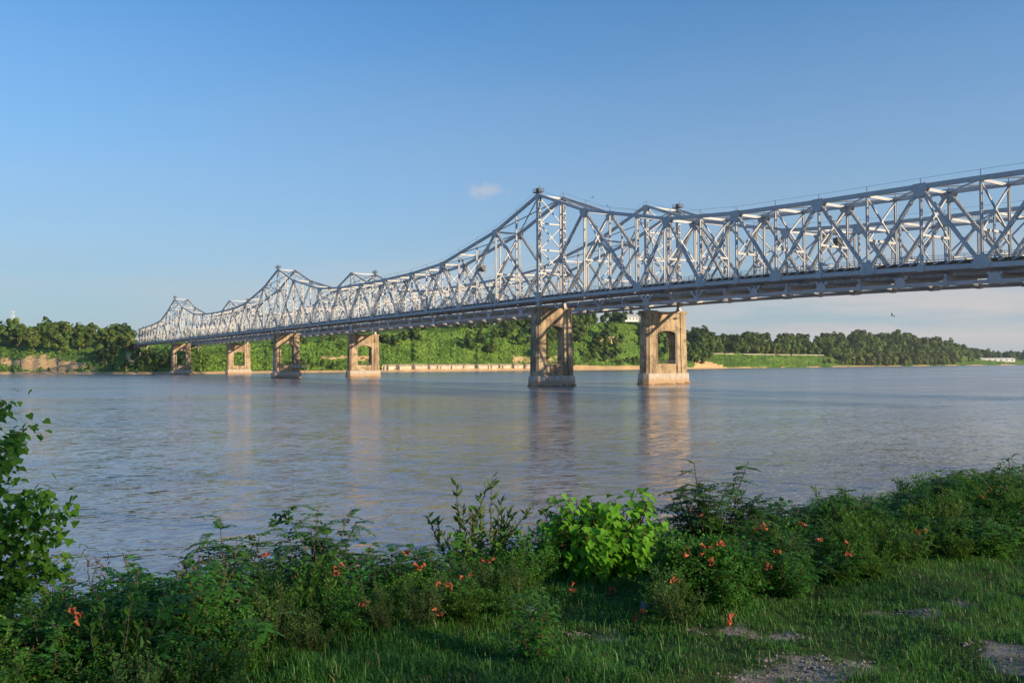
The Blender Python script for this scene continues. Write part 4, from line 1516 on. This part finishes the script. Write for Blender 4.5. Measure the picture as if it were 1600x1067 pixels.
# sapling at the left edge
def sapling():
    rg = random.Random(77)
    D0 = 5.3
    X, Y = XD(-70, D0)
    z0 = gz(-70, D0)
    root = empty('sapling', (X, Y, z0), 0, label='young tree with heart-shaped leaves at the left edge', cat='tree')
    F_ = Foliage(); mb = MB()
    o0 = Vector((X, Y, z0))
    top = P(-60, 560, D0) - o0
    trunk = [Vector((0, 0, -.2)), Vector((.03, 0, top.z * .3)), Vector((.0, .03, top.z * .65)), top]
    mb.tube(trunk, [.028, .022, .015, .006], 7)
    tips = [(8, 625, .2), (45, 665, .1), (20, 700, -.1), (30, 690, .25), (-20, 650, 0), (60, 775, 0), (75, 765, .15), (110, 795, -.05), (95, 830, .1), (85, 805, .2), (40, 800, -.1), (15, 760, .1), (-10, 720, .2),
            (60, 860, .1), (70, 900, .1), (25, 905, 0), (110, 870, .1), (0, 930, -.1), (20, 840, -.1), (-20, 800, .1), (-40, 700, -.1), (-60, 620, .1), (-90, 650, .1), (-110, 740, 0), (-30, 590, 0), (-10, 850, 0), (90, 875, .15), (40, 880, 0)]
    for px, py, dd in tips:
        tipp = P(px, py, D0 + dd) - o0
        k = max(.12, min(.95, (tipp.z - .25) / top.z))
        st = trunk[0].lerp(top, k * .85)
        pts = [st, st.lerp(tipp, .35) + Vector((0, 0, .05)), st.lerp(tipp, .7) + Vector((0, 0, .05)), tipp]
        mb.tube(pts, [.008, .006, .004, .002], 5)
        seg = 13
        for i in range(2, seg + 1):
            t = i / seg
            a = pts[min(2, int(t * 3))]; b = pts[min(3, int(t * 3) + 1)]
            p = a.lerp(b, t * 3 - min(2, int(t * 3)))
            for _ in range(9 if t > .5 else 4):
                off = Vector((rg.gauss(0, .042), rg.gauss(0, .06), rg.gauss(0, .042)))
                out = Vector((rg.gauss(.2, .7), rg.gauss(-.2, .7), 0))
                F_.leaf('heart', p + off, Vector((out.x, out.y, rg.uniform(-1.2, .1))), Vector((out.x * .6 + rg.gauss(0, .3), out.y * .6 - .2 + rg.gauss(0, .3), .9)), rg.uniform(.036, .058), min(1, max(0, .5 + rg.gauss(0, .22))))
    V, FF, T = F_.arrays()
    link('crown', np_mesh('crown', V, FF, G_SAP, {'tint': T}), root)
    mb.build('trunk', BARK, root)


sapling()

# reddish seed heads among the left weeds
for i, (px, py, D) in enumerate(((300, 868, 6.2), (160, 868, 6.0), (345, 905, 5.8), (120, 880, 5.9), (375, 925, 5.7), (250, 945, 5.2), (90, 905, 5.6))):
    rg = random.Random(100 + i)
    top = P(px, py, D)
    X, Y = top.x, top.y
    pu = Vector((X, Y, 0)); z0 = near_z(pu.dot(PD), pu.dot(BD))
    h = top.z - z0
    root = empty('tall_weed', (X, Y, z0), 0, label=['tall weed with reddish seed head, highest at left centre', 'reddish-tipped weed beside the left sapling', 'reddish-tipped weed right of the left bushes', 'short reddish weed close to the sapling leaves',
                                                  'dull reddish weed low in the left hedge', 'pinkish weed in front of the left bushes', 'reddish weed under the sapling branches'][i], cat='weed', group='reddish weeds at the left')
    mb = MB(); parts_ = []
    for q in range(4):
        F_ = Foliage()
        d = Vector((rg.gauss(0, .16), rg.gauss(0, .16), 1))
        pts = curve(rg, (0, 0, 0), d, h * rg.uniform(.85, 1.05), 8, .05, .05)
        mb.tube(pts, [.004] * 8 + [.002], 4)
        for k in range(3, 9):
            for _ in range(9):
                F_.leaf('nar', pts[k] + Vector((rg.gauss(0, .012), rg.gauss(0, .012), rg.gauss(0, .03))), (rg.gauss(0, .7), rg.gauss(0, .7), .7), (rg.gauss(0, 1), rg.gauss(0, 1), .5), rg.uniform(.02, .04), rg.random())
        V, FF, T = F_.arrays()
        parts_.append((V, FF, T))
    V, FF, T = join(parts_)
    link('foliage', np_mesh('foliage', V, FF, REDTIP, {'tint': T}), root)  # holds the reddish seed heads of the stems, not leaves
    mb.build('stems', TWIG, root)

# ---- grass: far too many blades to count
def grass():
    rgn = np.random.default_rng(6)
    N = 230000
    t = rgn.uniform(-.70, .70, N)
    v = 1.9 + 4.2 * rgn.random(N)
    D = v / (BD.x * t + BD.y); X = t * D
    keep = (D > 3.6) & (D < 12)
    X, D, v = X[keep], D[keep], v[keep]
    u = X * PD.x + D * PD.y
    dens = np.array([soil_near(a, b) for a, b in zip(X, D)])
    clump = np.array([vnoise(a * 1.6, b * 1.9, 3) + .5 * vnoise(a * 5, b * 6, 8) for a, b in zip(X, D)])
    keep = rgn.random(len(X)) > np.clip(dens * 1.05, 0, .90)
    keep &= rgn.random(len(X)) < np.clip(.8 + .35 * clump, .25, 1)
    X, D, u, v, clump = X[keep], D[keep], u[keep], v[keep], clump[keep]
    z = np.array([near_z(a, b) for a, b in zip(u, v)])
    n = len(X)
    edge = np.clip((v - 4.3) / .8, 0, 1)
    L = (.035 + .035 * rgn.random(n) + .04 * np.clip(clump, 0, 1)) * (1 + .9 * edge * rgn.random(n))
    tall = rgn.random(n) < .015; L[tall] *= 2.0
    a = rgn.uniform(0, 6.283, n); lean = rgn.uniform(.2, 1.25, n)
    dx, dy = np.cos(a) * lean, np.sin(a) * lean
    wd = rgn.uniform(.0016, .0032, n) * (1 + .5 * tall)
    wa = a + 1.57 + rgn.normal(0, .5, n)
    wx, wy = np.cos(wa) * wd, np.sin(wa) * wd
    base = np.stack([X, D, z - .01], 1)
    m1 = base + np.stack([dx * L * .25, dy * L * .25, L * .6], 1)
    tip = base + np.stack([dx * L * .85, dy * L * .85, L * (1.02 - .45 * lean)], 1)
    W = np.stack([wx, wy, np.zeros(n)], 1)
    V = np.stack([base - W, base + W, m1 + W * .8, m1 - W * .8, tip], 1).reshape(-1, 3)
    i = np.arange(n)[:, None] * 5
    Ft = np.concatenate([i + np.array([[0, 1, 2]]), i + np.array([[0, 2, 3]]), i + np.array([[3, 2, 4]])], 0)
    tint = np.clip(.45 + .25 * clump + rgn.normal(0, .22, n), -.1, 1.1); tint[rgn.random(n) < .05] = 2.2; tint = np.repeat(tint, 5)
    m = leaf_mat('grass_blade', (0.036, 0.140, 0.022), (0.088, 0.26, 0.044), .4, .5, 0, .3)
    g_ = m.node_tree; at = [x for x in g_.nodes if x.type == 'ATTRIBUTE'][0]; hsv = [x for x in g_.nodes if x.type == 'HUE_SAT'][0]
    src = hsv.inputs['Color'].links[0].from_socket
    g_.links.new(mixrgb(g_, ramp(g_, at.outputs['Fac'], 1.3, 2.0), src, (0.24, 0.20, 0.10)), hsv.inputs['Color'])
    tag(link('grass', np_mesh('grass', V, Ft, m, {'tint': tint})), 'uneven green grass on the near bank', 'grass', kind='stuff')


grass()

# ---- rocks
import bmesh
def rock(px, py, D, s, label, seed):
    bm = bmesh.new(); bmesh.ops.create_icosphere(bm, subdivisions=4, radius=1)
    rg = random.Random(seed); pl = [(Vector((rg.gauss(0, 1), rg.gauss(0, 1), rg.gauss(0, 1))).normalized(), rg.uniform(.42, .8)) for _ in range(15)]
    for v in bm.verts:
        for nrm, dd in pl:
            e = v.co.dot(nrm) - dd
            if e > 0: v.co -= nrm * e * .98
        v.co += v.co * .05 * vnoise(v.co.x * 4, v.co.y * 4 + v.co.z * 5, seed)
    me = bpy.data.meshes.new('rock'); bm.to_mesh(me); bm.free(); me.materials.append(ROCK)
    o = link('rock', me); p = P(px, py, D)
    pu = Vector((p.x, p.y, 0)); o.location = (p.x, p.y, near_z(pu.dot(PD), pu.dot(BD)) + s[2] * .12)
    o.scale = s; o.rotation_euler = (0, 0, rg.random() * 6)
    tag(o, label, 'rock', 'rocks on the near bank')


def gd(px, py):
    d = ray(px, py); return -1.72 / d.z * d.y


rock(1012, 945, gd(1012, 952), (.11, .09, .085), 'largest pale grey rock in the grass below the bright green shrub', 1)
rock(1035, 950, gd(1035, 955) - .02, (.06, .07, .05), 'smaller grey rock touching the largest rock', 2)
rock(1145, 926, gd(1145, 930), (.10, .08, .04), 'flat grey stone half hidden in grass right of the low bush', 3)
rock(1173, 900, gd(1173, 903), (.09, .08, .05), 'grey stone under the hedge, right of centre', 4)
rock(1243, 885, gd(1243, 890), (.10, .08, .06), 'bluish grey stone under the right half of the hedge', 5)
rock(827, 955, gd(827, 960), (.07, .07, .04), 'low grey stone in the grass left of the largest rock', 6)
for i, (px, py) in enumerate(((1290, 1048), (1345, 1030), (1260, 1060), (1225, 1010), (1240, 985), (1350, 975))):
    rock(px, py, gd(px, py), (.018, .02, .012), 'small pale pebble on the bare soil at lower right', 20 + i)

# ---- loose gravel and clods on the worn spots
rgn = np.random.default_rng(12)
O = []
for cx, cy, a, b in SOILP:
    for _ in range(int(420 * a / .2)):
        x = cx + rgn.normal(0, a * .7); y = cy + rgn.normal(0, b * .7)
        if soil_near(x, y) > .35:
            u_, v_ = x * PD.x + y * PD.y, x * BD.x + y * BD.y
            O.append((x, y, near_z(u_, v_)))
n = len(O); O = np.array(O)
ic = np.array([(0, 0, .7), (1, 0, 0), (.3, .95, .05), (-.8, .6, 0), (-.8, -.6, .05), (.3, -.95, 0)]) 
fi = np.array([(0, 1, 2), (0, 2, 3), (0, 3, 4), (0, 4, 5), (0, 5, 1)])
sz = rgn.gamma(2.0, .0022, n) + .002
an = rgn.uniform(0, 6.28, n)
jit = ic[None] * rgn.uniform(.6, 1.3, (n, 6, 1)) * sz[:, None, None]
c_, s_ = np.cos(an)[:, None], np.sin(an)[:, None]
V = np.stack([jit[..., 0] * c_ - jit[..., 1] * s_, jit[..., 0] * s_ + jit[..., 1] * c_, jit[..., 2]], 2) + O[:, None, :]
Fg = (fi[None] + (np.arange(n) * 6)[:, None, None]).reshape(-1, 3)
tag(link('gravel', np_mesh('gravel', V.reshape(-1, 3), Fg, plain('gravel_and_clods', (0.22, 0.19, 0.16), .9, .6, 60))), 'loose gravel and clods on the bare soil', 'gravel', kind='stuff')

# ---- unseen row added behind the viewer, crowns thinned to filter sunlight on the bank
rng = random.Random(51)
rgn = np.random.default_rng(51)
n = 520
zz = 4 + 29 * rgn.random(n)
wide = np.where(zz > 27, np.sqrt(np.clip(1 - ((zz - 27) / 6.2) ** 2, 0, 1)), np.where(zz < 7, .6 + .4 * (zz - 4) / 3, 1.0))
O = np.stack([wide * rgn.uniform(-6.6, 6.6, n), wide * rgn.normal(0, 2.4, n), zz], 1)
N = rgn.normal(0, 1, (n, 3)) + np.array([0, 0, .3])
V, F_, T = leaves(T_CLUMP, O, np.cross(N, rgn.normal(0, 1, (n, 3))), N, rgn.uniform(.26, .42, n), rgn.uniform(0.1, .9, n))
cm = np_mesh('crown', V, F_, LEAF_MD, {'tint': T})
mb = MB()
mb.tube([(0, 0, -.5), (.2, 0, 8), (-.2, .1, 18), (.1, 0, 31)], [.5, .4, .25, .05], 8)
for k in range(14):
    z0 = 5 + k * 1.7; a = k * 2.4
    mb.tube([(0, 0, z0), (3 * math.cos(a), 1.5 * math.sin(a), z0 + 2.5), (5.5 * math.cos(a), 2.2 * math.sin(a), z0 + 5)], [.14, .09, .03], 5)
tm = mb.mesh('trunk', BARK)
sd = Vector((math.sin(SUN_AZ), -math.cos(SUN_AZ), 0)); sp = Vector((math.cos(SUN_AZ), math.sin(SUN_AZ), 0))
for k in range(-5, 6):
    c = sd * (64 + rng.uniform(-3, 3)) + sp * (k * 13.0 + 3)
    pu = Vector((c.x, c.y, 0))
    root = empty('tree', (c.x, c.y, near_z(pu.dot(PD), pu.dot(BD)) - .3), math.atan2(sp.y, sp.x), label='unseen tall poplar added behind the viewpoint to filter sun on the near bank', cat='tree', group='added poplar row filtering sun on the near bank')
    s = rng.uniform(.97, 1.06); root.scale = (s if k % 2 else -s, s, s)
    link('crown', cm, root); link('trunk', tm, root)

# ---- orange trumpet flowers, each cluster resting on whatever leaf surface the view meets there
def flower_mesh(rg, n):
    F_ = Foliage(); V, Fq, T = [], [], []
    for q in range(n):
        a = rg.random() * 6.283
        d = Vector((math.cos(a) * .8, math.sin(a) * .8 - .5, rg.uniform(-.1, .6))).normalized()
        u = d.cross(Vector((.2, .1, 1))).normalized(); w_ = d.cross(u)
        L = rg.uniform(.032, .045); t0 = rg.random() * .5
        o = Vector((rg.gauss(0, .02), rg.gauss(0, .02), rg.gauss(0, .015)))
        rings = [(0, .003), (L * .45, .007), (L * .85, .008), (L, .016)]
        b = len(V)
        for k in range(10):
            V.append(Vector((.0015 * math.cos(k * .6283), .0015 * math.sin(k * .6283), 0))); T.append(0)
        for dist_, rr in rings:
            for k in range(10):
                f = rr * (1 if dist_ < L else (1.15 if k % 2 else .72))
                V.append(o + d * dist_ + (u * math.cos(k * .6283) + w_ * math.sin(k * .6283)) * f)
                T.append(t0 + (.4 if dist_ >= L else 0))
        for i in range(4):
            for k in range(10):
                A = b + i * 10 + k; B_ = b + i * 10 + (k + 1) % 10
                Fq.append((A, B_, B_ + 10, A + 10))
    return np_mesh('flower_cluster', [tuple(v) for v in V], Fq, PETAL, {'tint': T})


bpy.context.view_layer.update()
dg = bpy.context.evaluated_depsgraph_get()
fl = [(530, 892, 5), (692, 917, 5), (683, 956, 4), (655, 882, 4), (455, 900, 3), (408, 870, 3), (632, 862, 2), (955, 921, 4), (1144, 972, 5), (1053, 908, 3), (1105, 858, 4), (1125, 845, 2), (1110, 880, 2), (1254, 820, 5),
      (1195, 824, 4), (1180, 826, 2), (1436, 829, 4), (1540, 775, 3), (1325, 858, 3), (1200, 884, 3), (1078, 862, 2), (995, 958, 2), (120, 968, 2), (126, 962, 2), (765, 878, 3), (725, 901, 2), (1090, 803, 1), (1278, 845, 2), (570, 945, 2), (893, 917, 2), (1206, 860, 2)]
NAMES_FL = ['large salmon cluster in the left half of the hedge', 'deep red cluster low in the middle hedge', 'red cluster just above the tall grass', 'pink-red pair high in the middle hedge', 'small orange cluster left of the salmon one',
            'orange blossoms at the top of the left hedge', 'single red blossom at the hedge skyline', 'orange cluster left of the grey rock', 'bright orange cluster on the low bush over the grass', 'small orange cluster above the low bush',
            'orange cluster below the dark airy shrub', 'orange blossoms just under the dark airy shrub', 'hanging orange pair under the dark shrub', 'bright red cluster at the hedge top, right of centre', 'red cluster beside the low dark shrub',
            'pinkish blossoms left of the red cluster', 'peach cluster in the right half of the hedge', 'orange blossoms close to the right edge shrub', 'dark red blossoms in the right hedge shade', 'orange blossoms right of the low bush',
            'tiny orange pair right of the bright shrub', 'single orange blossom beside the grey rock', 'faint orange pair low at the far left', 'upper of the faint blossoms at the far left', 'orange blossoms by the slender sapling',
            'yellow-orange blossom below the slender sapling', 'lone orange blossom on the dark airy shrub', 'reddish pair behind the right hedge crest', 'orange pair in the front fringe at left', 'orange pair under the bright shrub', 'orange pair under the low dark shrub']
cam_o = Vector((0, 0, CAM_Z))
for i, (px, py, n) in enumerate(fl):
    best = None
    for dx, dy in ((0, 0), (3, 2), (-3, 2), (0, 4), (4, -2), (-4, -2), (0, 7), (0, 11), (0, 16)):
        d = ray(px + dx, py + dy).normalized()
        hit, loc, nrm, idx, ob, mx = scene.ray_cast(dg, cam_o, d, distance=40)
        if hit and loc.y < 12 and loc.z > CAM_Z - 4:
            q = (loc - cam_o).length
            if best is None or q < best: best = q
        if best is not None and dx == 0 and dy >= 4: break
    if best is None: best = 7.5
    d = ray(px, py).normalized()
    o = link('flower_cluster', flower_mesh(random.Random(i + 300), max(3, n)))
    o.location = cam_o + d * (best - .07)
    tag(o, NAMES_FL[i], 'flowers', 'orange trumpet flowers in the hedge')

# ---- evening haze over the river
m, nt, out = new_mat('thin_haze')
pv = nt.nodes.new('ShaderNodeVolumePrincipled')
pv.inputs['Color'].default_value = (0.86, 0.91, 0.98, 1)
pv.inputs['Density'].default_value = 0.00004
pv.inputs['Anisotropy'].default_value = 0.2
nt.links.new(pv.outputs[0], out.inputs['Volume'])
mb = MB(); mb.box((0, 4750, 66), (24000, 17000, 148))
tag(mb.build('haze', m), 'thin bluish evening haze over the river valley', 'haze', kind='stuff')
